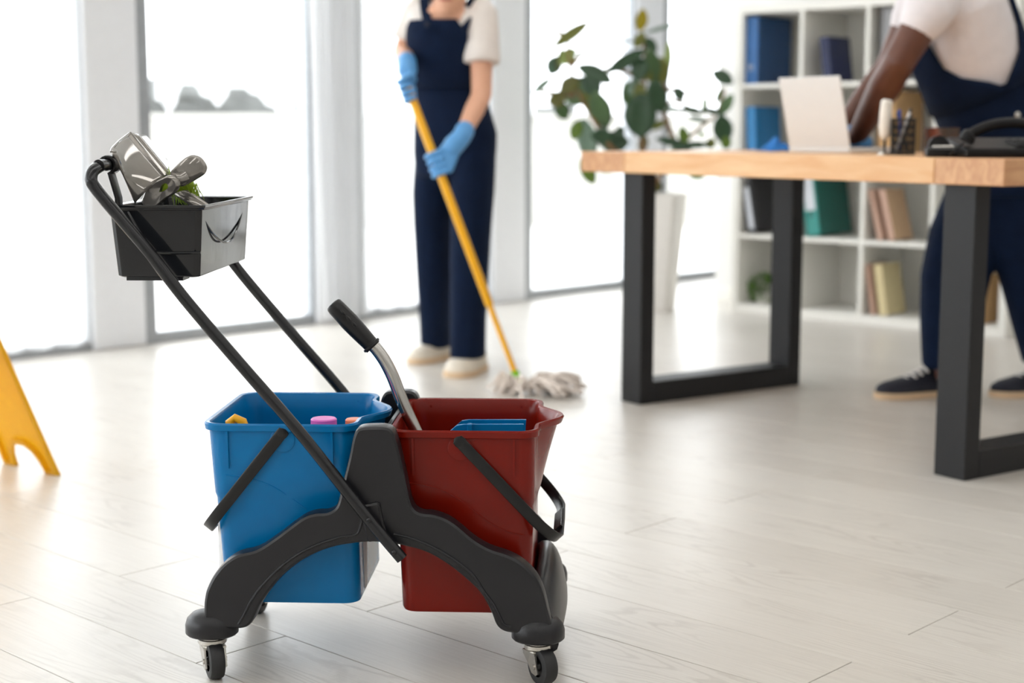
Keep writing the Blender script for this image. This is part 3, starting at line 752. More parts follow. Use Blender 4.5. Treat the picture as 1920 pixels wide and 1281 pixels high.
# feet and castors
def foot(x, y, out, ang, rot=0.0):
    zc = 0.087
    mb = MB(); prof = []
    for r, z in ((0.040, 0.071), (0.043, 0.074), (0.043, 0.088), (0.040, 0.098), (0.032, 0.106), (0.018, 0.110), (0.006, 0.111)):
        prof.append([Vector((x + math.cos(a) * r * 1.0, y + math.sin(a) * r * 0.86, z)) for a in [2 * math.pi * k / 28 for k in range(28)]])
    mb.loft(prof, True).build('foot_cap', 'dark_plastic', cart, angle=60)
    # castor: fork turned by ang
    M = Matrix.Rotation(ang, 3, 'Z'); o = Vector((x, y, 0))
    f = MB(); f.lathe([(0.021, 0.055), (0.0235, 0.058), (0.0235, 0.064), (0.020, 0.065), (0.020, 0.072)], o, 22); f.lathe([(0.015, 0.049), (0.018, 0.052), (0.018, 0.056)], o, 22)
    trail = 0.014
    for sg in (-1, 1):
        pr = [(-0.017, 0.052), (0.017, 0.052), (0.019, 0.044), (0.012 + trail, 0.022), (trail + 0.006, 0.018), (trail - 0.006, 0.020), (-0.006, 0.036), (-0.018, 0.046)]
        rings = [[o + M @ Vector((px_, sg * yy, pz)) for px_, pz in pr] for yy in (0.0148, 0.0178)]
        f.loft(rings, True)
    f.add([o + M @ Vector(p) for p in ((-0.018, -0.0187, 0.050), (0.018, -0.0187, 0.050), (0.018, 0.0187, 0.050), (-0.018, 0.0187, 0.050), (-0.018, -0.0187, 0.053), (0.018, -0.0187, 0.053), (0.018, 0.0187, 0.053), (-0.018, 0.0187, 0.053))], [[0, 1, 2, 3], [4, 5, 6, 7], [0, 1, 5, 4], [1, 2, 6, 5], [2, 3, 7, 6], [3, 0, 4, 7]])
    c = f.build('castor', 'zinc', cart, angle=30)
    wc = o + M @ Vector((trail, 0, 0.0305)); ax = M @ Vector((0, 1, 0))
    MB().lathe([(0.017, -0.012), (0.024, -0.0125), (0.0285, -0.011), (0.0305, -0.007), (0.0305, 0.007), (0.0285, 0.011), (0.024, 0.0125), (0.017, 0.012)], wc, 32, ax, cap=False).build('wheel_tyre', 'rubber', c)
    MB().lathe([(0.006, -0.013), (0.008, -0.009), (0.0172, -0.007), (0.0172, 0.007), (0.008, 0.009), (0.006, 0.013)], wc, 24, ax).build('wheel_hub', 'black_plastic', c)
    MB().lathe([(0.0045, -0.0195), (0.0045, 0.0195)], wc, 10, ax).build('axle_bolt', 'zinc', c)
def loc(px, py, y): return cl(px, py, y)
fl_ = cl(398, 1190, 0.004); fr_ = cl(1009, 1195, 0.004)
foot(fl_.x, 0.004, -1, R(296)); foot(fr_.x, 0.004, 1, R(304))
foot(fl_.x, 0.318, -1, R(80)); foot(fr_.x, 0.318, 1, R(110))
# push handle: one bent tube
TY, TB = FY - 0.017, BY + 0.017
tpx = [(754, 1048), (694, 977), (640, 909), (558, 806), (449, 681), (346, 560), (277, 470), (222, 405), (194, 372), (177, 350), (171, 338)]
front = [cl(x, y, TY) for x, y in tpx]
topp = front[-1]
fpath = front + [topp + Vector((0.000, 0.008, 0.012)), topp + Vector((0.004, 0.028, 0.020)), topp + Vector((0.006, 0.05, 0.022))]
full = fpath + [Vector((p.x, TY + TB - p.y, p.z)) for p in fpath[::-1]]
hp = smooth_path(full, 5)
hd = MB().tube(hp, 0.0097, 14).build('push_handle', 'tube_paint', cart, angle=60)
for y in (TY - 0.0098, TB + 0.0098):
    for px_, py_ in ((693, 973), (740, 1033)):
        q = cl(px_, py_, TY); s_ = -1 if y < 0 else 1
        MB().lathe([(0.0042, 0), (0.0042, 0.001), (0.003, 0.0024), (0.001, 0.003)], (q.x, y - s_ * 0.0005, q.z), 12, (0, s_, 0)).build('bolt', 'tube_paint', hd)

# ------------------------------------------------------------------ buckets
def rrect(cx, cy, hx, hy, r, z, n=7, spout=0.0, sw=0.085):
    out = []
    for (sx, sy, a0) in ((1, 1, 0), (-1, 1, 90), (-1, -1, 180), (1, -1, 270)):
        for k in range(n + 1):
            a = R(a0 + 90 * k / n); out.append(Vector((cx + sx * (hx - r) + r * math.cos(a), cy + sy * (hy - r) + r * math.sin(a), z)))
        if sx == 1 and sy == -1:          # along the +x side, where the pouring lip swells
            m = 20; y0, y1 = cy - (hy - r), cy + (hy - r)
            for k in range(1, m):
                y = y0 + (y1 - y0) * k / m; d = abs(y - cy) / sw
                b = (0.5 + 0.5 * math.cos(math.pi * d)) ** 0.75 if d < 1 else 0.0
                out.append(Vector((cx + hx + spout * b, y, z)))
        elif sx == 1 and sy == 1: pass
    return out
BF, BB = 0.020, 0.322                      # bucket rims front and back
def bucket(label, xl, xr, bl, br, zr, zb, m, pivot, tip):
    root = thing('mop_bucket', label, 'bucket', CART_O + _ex * ((bl + br) / 2) + _ey * 0.17 + Vector((0, 0, zb)), CART_A, 'mop buckets')
    off = Vector(((bl + br) / 2, 0.17, zb))
    def ring(t, d, z, sp=1.0):            # t 0 bottom, 1 rim; d outward offset
        xa = bl + (xl - bl) * t; xb = br + (xr - br) * t
        hy = (0.132 + (0.143 - 0.132) * t) + d
        s = 0.038 * max(0, (t - 0.45) / 0.55) ** 1.4 * sp
        return rrect((xa + xb) / 2, (BF + BB) / 2, (xb - xa) / 2 + d, hy, 0.026 + d * 0.5, z, spout=s)
    H = zr - zb; mb = MB(); rings = []
    rings.append(ring(0, -0.006, zb)); rings.append(ring(0, -0.002, zb + 0.001)); rings.append(ring(0.0, 0, zb + 0.006))
    for t in (0.1, 0.2, 0.3, 0.4, 0.5, 0.58): rings.append(ring(t, 0, zb + H * t))
    rings.append(ring(0.6, 0.0022, zb + H * 0.605))
    for t in (0.7, 0.8, 0.9, 0.955): rings.append(ring(t, 0.0022, zb + H * t))
    rings += [ring(0.96, 0.0065, zr - 0.013), ring(0.97, 0.0078, zr - 0.012), ring(1, 0.0085, zr - 0.003), ring(1, 0.0065, zr), ring(1, 0.001, zr - 0.001), ring(1, -0.001, zr - 0.004)]
    for t in (0.9, 0.75, 0.6, 0.4, 0.2, 0.05): rings.append(ring(t, -0.0025, zb + H * t))
    mb.loft(rings, True)
    mb.build('body', m, root, off=off, angle=38)
    for px_ in (0.14, 0.86):              # small stiffening ribs under the rim, near and far walls
        for yy, sg in ((BF, -1), (BB, 1)):
            x = xl + (xr - xl) * px_
            y = (BF + BB) / 2 + sg * 0.145
            r_ = MB(); r_.loft([[Vector((x - 0.0018, y - 0.004, z)), Vector((x + 0.0018, y - 0.004, z)), Vector((x + 0.0018, y + 0.004, z)), Vector((x - 0.0018, y + 0.004, z))] for z in (zr - 0.075, zr - 0.012)], True)
            r_.v = [v + (Vector((0, -sg * 0.003, 0)) if v.z < zr - 0.05 else Vector()) for v in r_.v]
            r_.build('rib', m, root, off=off, smooth=False)
    # embossed contour on the near and far walls
    for sg in (-1, 1):
        pts = []
        for k in range(25):
            t = k / 24; x = bl + 0.012 + (br - bl - 0.02) * t
            z = zb + H * (0.72 - 0.30 * (1 / (1 + math.exp(-(t - 0.55) * 7))))
            tt = (z - zb) / H
            pts.append((x, (BF + BB) / 2 + sg * (0.132 + 0.011 * tt + (0.0022 if tt > 0.6 else 0)), z))
        MB().tube(pts, 0.0011, 6).build('embossed_line', m, root, off=off)
    # bail handle
    P = cl(*pivot, BF); T = cl(*tip, BF)
    a = (T - P); a.y = 0; L_ = a.length; a.normalize(); wv = Vector((-a.z, 0, a.x)); y0, y1 = BF + 0.0015, BB - 0.0015; rc_ = 0.06
    pth = [Vector((P.x, y0, P.z)) + a * s for s in (-0.006, 0.02, 0.08, L_ - rc_ - 0.03, L_ - rc_)]
    for k in range(1, 8):
        an = R(90 * k / 8); pth.append(Vector((P.x, y0, P.z)) + a * (L_ - rc_ + rc_ * math.sin(an)) + Vector((0, rc_ * (1 - math.cos(an)), 0)))
    half = pth + [Vector((P.x, (y0 + y1) / 2, P.z)) + a * L_]
    pth = half + [Vector((p.x, y0 + y1 - p.y, p.z)) for p in half[-2::-1]]
    hb = MB().ribbon(pth, wv, 0.0185, 0.0045).build('bail_handle', 'black_plastic', root, off=off, angle=50)
    # ribbed grip inside the cross bar
    g = MB()
    for k in range(12):
        y = (BF + BB) / 2 - 0.055 + k * 0.01
        g.cbox(Vector((P.x, y, P.z)) + a * (L_ - 0.005), (0.0025, 0.0028, 0.009), 0.001, Matrix.Rotation(math.atan2(wv.x, wv.z), 3, 'Y'))
    g.build('grip_ridges', 'black_plastic', hb, off=off, smooth=False)
    for y, s_ in ((y0, -1), (y1, 1)):
        MB().lathe([(0.010, 0), (0.010, 0.003), (0.007, 0.0045), (0.002, 0.005)], (P.x, y - s_ * 0.002, P.z), 16, (0, s_, 0)).build('pivot_button', 'black_plastic', hb, off=off)
        c = MB(); c.lathe([(0.0, 0.0)] * 0 + [(0.020, 0), (0.020, 0.002), (0.018, 0.003)], (P.x, y + (0.006 if s_ < 0 else -0.006), P.z - 0.012), 24, (0, s_, 0)); c.build('pivot_plate', m, root, off=off)
    return root
ZR, ZBT = 0.413, 0.112
bucket('blue plastic mop bucket holding capped bottles, left on the trolley', -0.268, -0.032, -0.251, -0.026, ZR + 0.002, ZBT, 'blue_plastic', (528, 813), (377, 1004))
bucket('dark red plastic mop bucket with lever wringer, right on the trolley', 0.034, 0.259, 0.042, 0.257, ZR - 0.006, ZBT - 0.012, 'red_plastic', (862, 829), (1048, 1024))

# wringer in the red bucket
def cw(v): return CART_O + _ex * v.x + _ey * v.y + Vector((0, 0, v.z))
WY = 0.15
wo = cl(900, 806, 0.17)
wr = thing('mop_wringer', 'steel lever mop press with black grip and blue plate in the red bucket', 'wringer', CART_O, CART_A)
lev = [cl(x, y, WY) for x, y in ((694, 643), (706, 655), (722, 678), (737, 708), (750, 742), (765, 777), (781, 810), (797, 846))]
le = MB().tube(smooth_path(lev, 5), 0.0108, 14).build('lever', 'steel', wr, angle=60)
g0, g1 = cl(624, 570, WY), cl(700, 651, WY); gd = g1 - g0
gp = [g0 + gd * t for t in (-0.015, 0.0, 0.03, 0.1, 0.25, 0.4, 0.55, 0.7, 0.82, 0.9, 0.93, 0.935, 0.975, 0.98, 1.0)]
gr = MB().tube(gp, [0.007, 0.0125, 0.0145, 0.0152, 0.0155, 0.0162, 0.0158, 0.0150, 0.0142, 0.0138, 0.0138, 0.0165, 0.0168, 0.0148, 0.014], 20).build('grip', 'black_plastic', le, angle=50)
for k in range(3):
    c0 = g0 + gd * (0.25 + 0.14 * k) + Vector((0.002 + 0.0, -0.0145, 0.006))
    MB().tube([c0 - gd * 0.06, c0 - gd * 0.02, c0 + gd * 0.02, c0 + gd * 0.06], [0.0008, 0.0025, 0.0025, 0.0008], 8).build('finger_groove', 'black_plastic', gr)
pa, pb = cl(836, 795, 0.10), cl(1008, 793, 0.10)
mb = MB(); zt = pa.z
x0, x1 = pa.x, min(pb.x, 0.246)
prof = [(x0, zt - 0.03), (x0 + 0.004, zt - 0.014), (x0 + 0.018, zt - 0.002), (x0 + 0.03, zt), (x1 - 0.006, zt + 0.001), (x1 - 0.012, zt - 0.12), (x0 + 0.02, zt - 0.12)]
mb.loft([[Vector((x, y, z)) for x, z in prof] for y in (0.098, 0.1035)], True)
pl = mb.build('press_plate', 'blue_plastic', wr, smooth=False, bevel=0.001)
for yy in (0.2,):
    mb = MB(); mb.loft([[Vector((x, y, z - 0.012)) for x, z in prof] for y in (yy, yy + 0.005)], True); mb.build('press_plate', 'blue_plastic', wr, smooth=False)
MB().box(((x0 + x1) / 2, 0.152, zt - 0.118), ((x1 - x0) / 2 - 0.018, 0.052, 0.003)).build('press_floor', 'blue_plastic', wr, smooth=False)
MB().cbox(((x0 * 0.7 + x1 * 0.3), 0.094, zt - 0.008), (0.004, 0.006, 0.01), 0.001).build('clip', 'blue_plastic', pl, smooth=False)

# bottles in the blue bucket
def bottle(px, py, y, rc_, hc_, capm, label, square=False):
    q = cl(px, py, y); ztop = q.z; base = ZBT + 0.007
    root = thing('cleaning_bottle', label, 'bottle', cw(Vector((q.x, y, base))), CART_A, 'bottles in the blue bucket')
    h = ztop - base - hc_
    b = MB().lathe([(rc_ * 1.0, 0), (rc_ * 1.15, 0.006), (rc_ * 1.15, h * 0.72), (rc_ * 0.95, h * 0.85), (rc_ * 0.8, h * 0.95), (rc_ * 0.8, h)], seg=24).build('bottle_body', 'bottle_white', root)
    MB().lathe([(rc_, h), (rc_, h + hc_ - 0.002), (rc_ - 0.002, h + hc_), (rc_ * 0.8, h + hc_)], seg=32).build('cap', capm, root)
bottle(607, 784, 0.10, 0.0215, 0.02, 'pink_cap', 'bottle with a round pink cap in the blue bucket')
bottle(665, 785, 0.11, 0.0155, 0.025, 'orange_cap', 'bottle with an orange cap in the blue bucket\'s right corner')
q = cl(430, 787, 0.07)
yb = thing('cleaning_bottle', 'bottle with a small yellow nozzle in the blue bucket\'s left corner', 'bottle', cw(Vector((q.x + 0.004, 0.075, ZBT + 0.007))), CART_A, 'bottles in the blue bucket')
hh = q.z - ZBT - 0.007
MB().lathe([(0.026, 0), (0.028, 0.006), (0.028, hh * 0.6), (0.012, hh * 0.78), (0.012, hh * 0.84)], seg=24).build('bottle_body', 'bottle_white', yb)
MB().tube([(0, 0, hh * 0.84), (0, 0, hh * 0.93), (-0.004, 0, hh * 0.985), (0.004, 0, hh + 0.002), (0.018, 0, hh * 0.985), (0.022, 0, hh * 0.95)], [0.013, 0.012, 0.008, 0.007, 0.007, 0.006], 14).build('nozzle', 'yellow_cap', yb)

# ------------------------------------------------------------------ tray, dustpan, brush
tray = thing('handle_tray', 'glossy black plastic tray hung on the trolley\'s push handle', 'tray', CART_O, CART_A)
ty0, ty1 = -0.008, 0.338
def tr(xa, xb, ya, yb, z, c=0.008): return [Vector((x, y, z)) for x, y in ((xa + c, ya), (xb - c, ya), (xb, ya + c), (xb, yb - c), (xb - c, yb), (xa + c, yb), (xa, yb - c), (xa, ya + c))]
xa0, xb0, xa1, xb1, z0, z1 = -0.396, -0.266, -0.405, -0.258, 0.652, 0.766
mb = MB()
mid = lambda t: (xa0 + (xa1 - xa0) * t, xb0 + (xb1 - xb0) * t, ty0 + 0.006 * (1 - t), ty1 - 0.006 * (1 - t))
def trr(t, d): 
    a, b, c, e = mid(t); return tr(a - d, b + d, c - d, e + d, z0 + (z1 - z0) * t)
mb.loft([trr(0, -0.003), trr(0.02, 0), trr(0.93, 0), trr(0.935, 0.004), trr(0.955, 0.0045), trr(0.96, 0.006), trr(1, 0.0065), trr(1, 0.004), trr(0.98, -0.002), trr(0.05, -0.004)], True)
tb = mb.build('tray_body', 'tray_plastic', tray, angle=25, bevel=0.0012)
# step line on the near wall and raised lower corner
pts = [cl(x, y, ty0) for x, y in ((240, 397), (250, 415), (268, 445), (284, 468), (296, 474), (330, 475), (376, 474))]
MB().tube(smooth_path([Vector((p.x, ty0 + 0.0015, p.z)) for p in pts], 4), 0.0022, 8).build('step_line', 'tray_plastic', tb)
# arc embossed on the end wall facing right
pts = [Vector((xb0 + 0.0035 + 0.006 * math.sin(math.pi * t), 0.01 + 0.29 * t, 0.752 - 0.055 * math.sin(math.pi * t) ** 0.8)) for t in [k / 20 for k in range(21)]]
MB().tube(pts, 0.0018, 8).build('embossed_arc', 'tray_plastic', tb)
MB().box(((xa0 + xb0) / 2 - 0.006, 0.02, z0 - 0.002), (0.045, 0.02, 0.003)).build('tray_foot', 'tray_plastic', tb, smooth=False)
for yy in (0.035, 0.27):                  # hooks over the crossbar
    ctop = Vector((topp.x + 0.006, yy, topp.z + 0.022))
    ring = [ctop + Vector((math.cos(a) * 0.0128, 0, math.sin(a) * 0.0128)) for a in [R(d) for d in range(200, -100, -20)]]
    hk = [Vector((xa1 + 0.004, yy, 0.745)), Vector((xa1 + 0.004, yy, 0.775))] + [p for p in ring[::-1]]
    MB().ribbon(hk, (0, 1, 0), 0.03, 0.005).build('hook', 'black_plastic', tray, angle=60)

dp = thing('dustpan', 'glossy grey plastic dustpan standing in the handle tray', 'dustpan', CART_O, CART_A)
def c1(x, y, d): return cl(150 + x * 0.2654, 220 + y * 0.2654, d)
# shell: sections from the lip (upper left) to the throat (lower right); each goes from near side wall over the base to the far wall
secs = []
ns, nt = 14, 16
for i in range(ns + 1):
    t = i / ns
    nearp = c1(258 + (395 - 258) * t, 250 + (610 - 250) * t, 0.03 + 0.05 * t)
    farp = c1(352 + (600 - 352) * t, 112 + (415 - 112) * t, 0.165 - 0.03 * t)
    bul = Vector((-0.004, -0.045, -0.008)) * (1 - 0.3 * t)
    row = []
    for j in range(nt + 1):
        s = j / nt; p = nearp.lerp(farp, s) + bul * math.sin(math.pi * s) ** 0.7
        row.append(p)
    secs.append(row)
MB().loft(secs, False, False).build('pan_shell', 'grey_plastic', dp, angle=180, solid=0.0026)
MB().tube([r[-1] for r in secs], 0.0032, 8).build('rim_bead', 'grey_plastic', dp)
wall2 = [[r[-1], r[-1] + Vector((0.012, 0.05, -0.004))] for r in secs]
MB().loft(wall2, False, False).build('back_wall', 'grey_plastic', dp, angle=180, solid=0.0025)
MB().tube([secs[0][0], secs[0][4], secs[0][8], secs[0][12], secs[0][16]], 0.0022, 8).build('lip', 'grey_plastic', dp)
mb = MB(); pth = smooth_path([c1(605, 430, 0.17), c1(690, 515, 0.15), c1(780, 575, 0.14), c1(890, 650, 0.14)], 5)
mb.tube(pth, 0.010, 12, flat=0.45, up=(0.2, -1, 0.3)).build('handle', 'grey_plastic', dp)

br = thing('hand_brush', 'grey hand brush with green bristles lying across the dustpan', 'brush', CART_O, CART_A)
def paddle(name, outline, y, th, m, hole=None):
    """rounded plate from an outline in the photo's close-up frame, given depth y and thickness"""
    pl_ = [c1(x, yy_, y) for x, yy_ in outline]; pl_ = smooth_path(pl_, 4, True)
    ctr = sum(pl_, Vector()) / len(pl_); rings = []
    for k, d in ((0.86, -th * 0.5), (0.95, -th * 0.42), (1.0, -th * 0.15), (1.0, th * 0.15), (0.95, th * 0.42), (0.86, th * 0.5)):
        rings.append([ctr + (p - ctr) * k + Vector((0, d, 0)) for p in pl_])
    mb = MB()
    if hole:
        hl = smooth_path([c1(x, yy_, y) for x, yy_ in hole], 4, True); n = len(pl_)
        def at_ang(lst, a):
            return min(lst, key=lambda p: abs(((math.atan2(p.z - hc.z, p.x - hc.x) - a + math.pi) % (2 * math.pi)) - math.pi))
        hc = sum(hl, Vector()) / len(hl)
        inn = [at_ang(hl, math.atan2(p.z - hc.z, p.x - hc.x)) for p in pl_]
        rr2 = rings + [[p + Vector((0, th * 0.4, 0)) for p in inn], [p + Vector((0, -th * 0.4, 0)) for p in inn]]
        rr2 = rr2 + [rings[0]]
        mb.loft(rr2, False)
    else: mb.loft(rings, True)
    return mb.build(name, m, br, angle=50)
paddle('brush_back', [(640, 400), (680, 345), (740, 290), (795, 266), (850, 280), (885, 320), (897, 360), (880, 400), (830, 435), (770, 470), (720, 490), (690, 470)], 0.13, 0.016, 'grey_plastic')
paddle('handle_loop', [(450, 560), (470, 510), (520, 465), (580, 430), (640, 408), (690, 430), (708, 475), (680, 530), (620, 570), (570, 610), (530, 640), (490, 648), (455, 625), (440, 590)], 0.105, 0.02, 'grey_plastic', [(575, 505), (590, 475), (615, 465), (630, 480), (628, 500), (600, 520), (570, 528)])
MB().tube([c1(660, 440, 0.112), c1(700, 440, 0.12), c1(740, 420, 0.128)], [0.011, 0.0105, 0.012], 14).build('neck', 'grey_plastic', br)
mb = MB(); rr = random.Random(5)
hd0, hd1 = c1(572, 478, 0.15), c1(800, 500, 0.16)
for i in range(420):
    t = rr.random(); p = hd0.lerp(hd1, t) + Vector((rr.uniform(-.008, .008), rr.uniform(-.012, .02), rr.uniform(-.008, .008)))
    sgn = 1 if t < 0.4 else -1
    d = Vector((rr.gauss(0, .25) + (-0.3 if sgn > 0 else 0.25), rr.gauss(0, .3), sgn * 1.0)).normalized()
    L_ = rr.uniform(0.016, 0.027); w = d.orthogonal().normalized() * 0.0006
    mb.tube([p, p + d * L_ * .6, p + d * L_ + Vector((rr.gauss(0, .0015), 0, 0))], [0.0007, 0.0006, 0.0003], 4, False)
mb.build('bristles', 'green_bristle', br); br.children[-1]['kind'] = 'stuff'
MB().tube([hd0, hd0.lerp(hd1, .5), hd1], [0.012, 0.016, 0.012], 12).build('bristle_base', 'green_bristle', br)

# ------------------------------------------------------------------ wet floor sign
e_ = Vector((0.185, -0.15, 0)).normalized(); m_ = Vector((e_.y, -e_.x, 0))          # m_ points to the near left
if m_.x > 0: m_ = -m_
SO = Vector((-1.35, 3.99, 0))
sign = thing('wet_floor_sign', 'yellow folding wet floor sign at the left edge of the picture', 'sign', SO)
SW, SHT, LEAN = 0.24, 0.60, 0.40
def sp(x, z, side, d=0.0):                # point on a panel: x across, z height, d off the panel
    k = z / SHT; xx = SW / 2 + (x - SW / 2) * (1 - 0.16 * k)
    y = LEAN * z
    base = e_ * xx + m_ * (y if side == 0 else 2 * LEAN * SHT - y)
    nrm = (m_ * (1 if side == 0 else -1) - Vector((0, 0, LEAN * 1.0))).normalized()   # towards the inside of the A
    return base + Vector((0, 0, z)) + nrm * d
prof_ = [(0.0, 0.0), (0.05, 0.0), (0.058, 0.035), (0.075, 0.062), (0.1, 0.075), (0.14, 0.075), (0.165, 0.062), (0.182, 0.035), (0.19, 0.0), (0.24, 0.0), (0.24, 0.55), (0.232, 0.585), (0.21, 0.60), (0.03, 0.60), (0.008, 0.585), (0.0, 0.55)]
for side in (0, 1):
    out_ = [sp(x, z, side) for x, z in prof_]
    mb = MB(); mb.loft([[sp(x, z, side, d) for x, z in prof_] for d in (0.0, 0.003)], True)
    pn = mb.build('panel', 'yellow_plastic', sign, smooth=False)
    path = prof_ + [prof_[0]]
    c_ = (SW / 2, 0.33)
    ins = []
    for i, (x, z) in enumerate(prof_):
        a_, b_ = Vector(prof_[i - 1]), Vector(prof_[(i + 1) % len(prof_)])
        t = (b_ - a_).normalized(); n_ = Vector((-t.y, t.x)); ins.append((x + n_.x * 0.014, max(z, 0) + n_.y * 0.014 if z > 0.001 else z + 0.014))
    rim = MB(); rg = []
    n = len(prof_)
    rg = [[sp(x, z, side, 0.0029) for x, z in prof_], [sp(x, z, side, 0.013) for x, z in prof_], [sp(x, z, side, 0.013) for x, z in ins], [sp(x, z, side, 0.0029) for x, z in ins]]
    rim.loft(rg + [rg[0]], False); rim.build('edge_rim', 'yellow_plastic', pn, smooth=False)
hz = [sp(0.03, SHT, 0), sp(0.21, SHT, 0)]
MB().tube(hz, 0.008, 10).build('hinge', 'yellow_plastic', sign)

# ------------------------------------------------------------------ rubber plant in a tall white planter
PO = Vector((0.672, 7.463, 0)) + DN * 0.05
plant = thing('rubber_plant', 'rubber plant with large glossy leaves in a tall white tapered planter', 'plant', PO)
ps = 0.577
prof = []
for z, h in ((0, 0.085), (0.01, 0.088), (ps - 0.02, 0.132), (ps, 0.135), (ps, 0.122), (ps - 0.05, 0.118)):
    prof.append(rrect(0, 0, h, h, 0.02, z, 5))
mb = MB().loft(prof, True); M_ = Matrix.Rotation(R(-20), 3, 'Z'); mb.v = [M_ @ v for v in mb.v]
mb.build('planter', 'pot_white', plant, angle=40)
MB().lathe([(0.118, ps - 0.05), (0.10, ps - 0.04), (0.03, ps - 0.035)], seg=20).build('soil', 'soil', plant)
PYc = PO.y
def pl(x, y, dy=0.0): return at(980 + x * 0.2966, y * 0.2966, PYc + dy) - PO
stems = [[(800, 1215, 0), (770, 1000, 0), (755, 850, 0), (765, 600, 0.02), (775, 400, 0), (755, 200, 0)],
         [(800, 1215, 0), (700, 1040, -0.05), (560, 930, -0.1), (450, 760, -0.12), (380, 640, -0.1), (300, 430, -0.05), (290, 260, 0)],
         [(800, 1215, 0), (900, 1060, 0.05), (1000, 920, 0.08), (1130, 800, 0.1), (1220, 720, 0.1), (1280, 560, 0.1)],
         [(765, 640, 0.02), (880, 560, 0.03), (930, 420, 0.03)], [(850, 560, 0.02), (960, 570, 0.05), (1050, 590, 0.08)], [(880, 690, 0.05), (1060, 700, 0.08), (1240, 715, 0.1)], [(330, 600, -0.08), (200, 590, -0.05), (100, 575, -0.02)], [(300, 240, 0), (200, 190, 0), (80, 110, 0.02)], [(300, 420, -0.05), (380, 340, -0.03)], [(765, 500, 0.02), (640, 450, 0), (520, 440, -0.04)], [(980, 940, 0.08), (900, 720, 0.08), (960, 640, 0.08), (1080, 690, 0.08)]]
for st_ in stems:
    pts = smooth_path([pl(*q) for q in st_], 4); n = len(pts)
    MB().tube(pts, [0.015 - 0.010 * i / n for i in range(n)], 8).build('stem', 'stem', plant)
def leaf_mesh(mname):
    rows = []
    for i in range(7):
        t = i / 6; w = 0.5 * math.sin(math.pi * min(1, t * 0.93 + 0.04)) ** 0.75 * (1 - 0.1 * t); row = []
        if i == 6: w = 0.015
        for j in range(5):
            s = j / 2 - 1; row.append((t - 0.5, s * w, 0.16 * abs(s) * w - 0.12 * (t - 0.45) ** 2))
        rows.append(row)
    o = MB().loft(rows, False, False).build('leaf', 'leaf_' + mname, plant, angle=180, solid=0.012)
    return o
protos = {}
LV = [(750, 125, 125, 70, 80, 'y'), (880, 180, 190, 24, 15, 'p'), (610, 258, 180, 16, 176, 'd'), (740, 250, 95, 60, 60, 'o'), (805, 285, 110, 70, -40, 'd'), (660, 380, 235, 75, 30, 'd'), (740, 440, 130, 100, -100, 'd'), (820, 410, 180, 90, -75, 'g'),
      (885, 450, 150, 80, -80, 'o'), (915, 370, 205, 50, 85, 'l'), (310, 215, 235, 66, 34, 'o'), (285, 355, 120, 85, 45, 'l'), (200, 415, 120, 95, -120, 'd'), (235, 375, 130, 45, 80, 'b'), (365, 335, 70, 18, 5, 'p'), (460, 470, 210, 95, -25, 'd'),
      (440, 545, 130, 110, -60, 'd'), (340, 595, 170, 140, -20, 'g'), (300, 535, 130, 95, 40, 'b'), (215, 630, 100, 90, 200, 'b'), (250, 700, 120, 90, -60, 'g'), (125, 540, 130, 45, 40, 'p'), (495, 700, 220, 120, -70, 'g'), (420, 645, 150, 85, 120, 'o'),
      (500, 860, 90, 120, -90, 'd'), (580, 900, 170, 125, 0, 'd'), (340, 820, 120, 75, 70, 'n'), (410, 885, 240, 120, -78, 'p'), (412, 1085, 170, 85, -62, 'n'), (670, 600, 160, 85, 100, 'g'), (850, 615, 185, 115, -70, 'd'), (740, 590, 130, 75, 90, 'o'),
      (745, 735, 240, 185, -90, 'd'), (700, 790, 150, 60, -60, 'n'), (860, 790, 95, 45, 30, 'o'), (990, 595, 90, 66, -60, 'd'), (1075, 700, 140, 45, -10, 'd'), (1150, 660, 105, 38, 85, 'n'), (1265, 490, 130, 78, -30, 'd'), (1290, 660, 140, 66, 60, 'g'),
      (1265, 820, 165, 115, -80, 'd'), (1285, 905, 70, 66, -70, 'n'), (1015, 855, 105, 66, 100, 'n'), (950, 905, 190, 55, -15, 'd'), (1190, 905, 66, 60, 60, 'o'), (1130, 850, 36, 34, 80, 'n'), (1085, 920, 190, 45, 3, 'd'), (760, 905, 105, 60, 80, 'b'),
      (1105, 1112, 95, 45, 0, 'n'), (540, 1080, 95, 32, 5, 'n'), (850, 1175, 85, 60, -70, 'b'), (140, 140, 160, 12, -32, 'p'), (650, 1000, 120, 80, 20, 'd'), (900, 1010, 110, 60, -30, 'g'), (1195, 705, 130, 40, 170, 'd'), (1110, 755, 120, 32, -12, 'p'), (930, 690, 110, 30, 5, 'p'), (560, 440, 90, 40, 10, 'n'), (790, 470, 100, 50, -60, 'o'), (700, 545, 110, 60, -120, 'p'), (380, 520, 110, 70, 20, 'd'), (270, 590, 110, 80, -150, 'd'), (610, 840, 90, 60, 60, 'd'), (1240, 600, 90, 34, 70, 'g'), (1000, 945, 120, 40, -5, 'd'), (470, 620, 100, 70, -40, 'g'), (840, 520, 90, 60, -50, 'd')]
rr = random.Random(11)
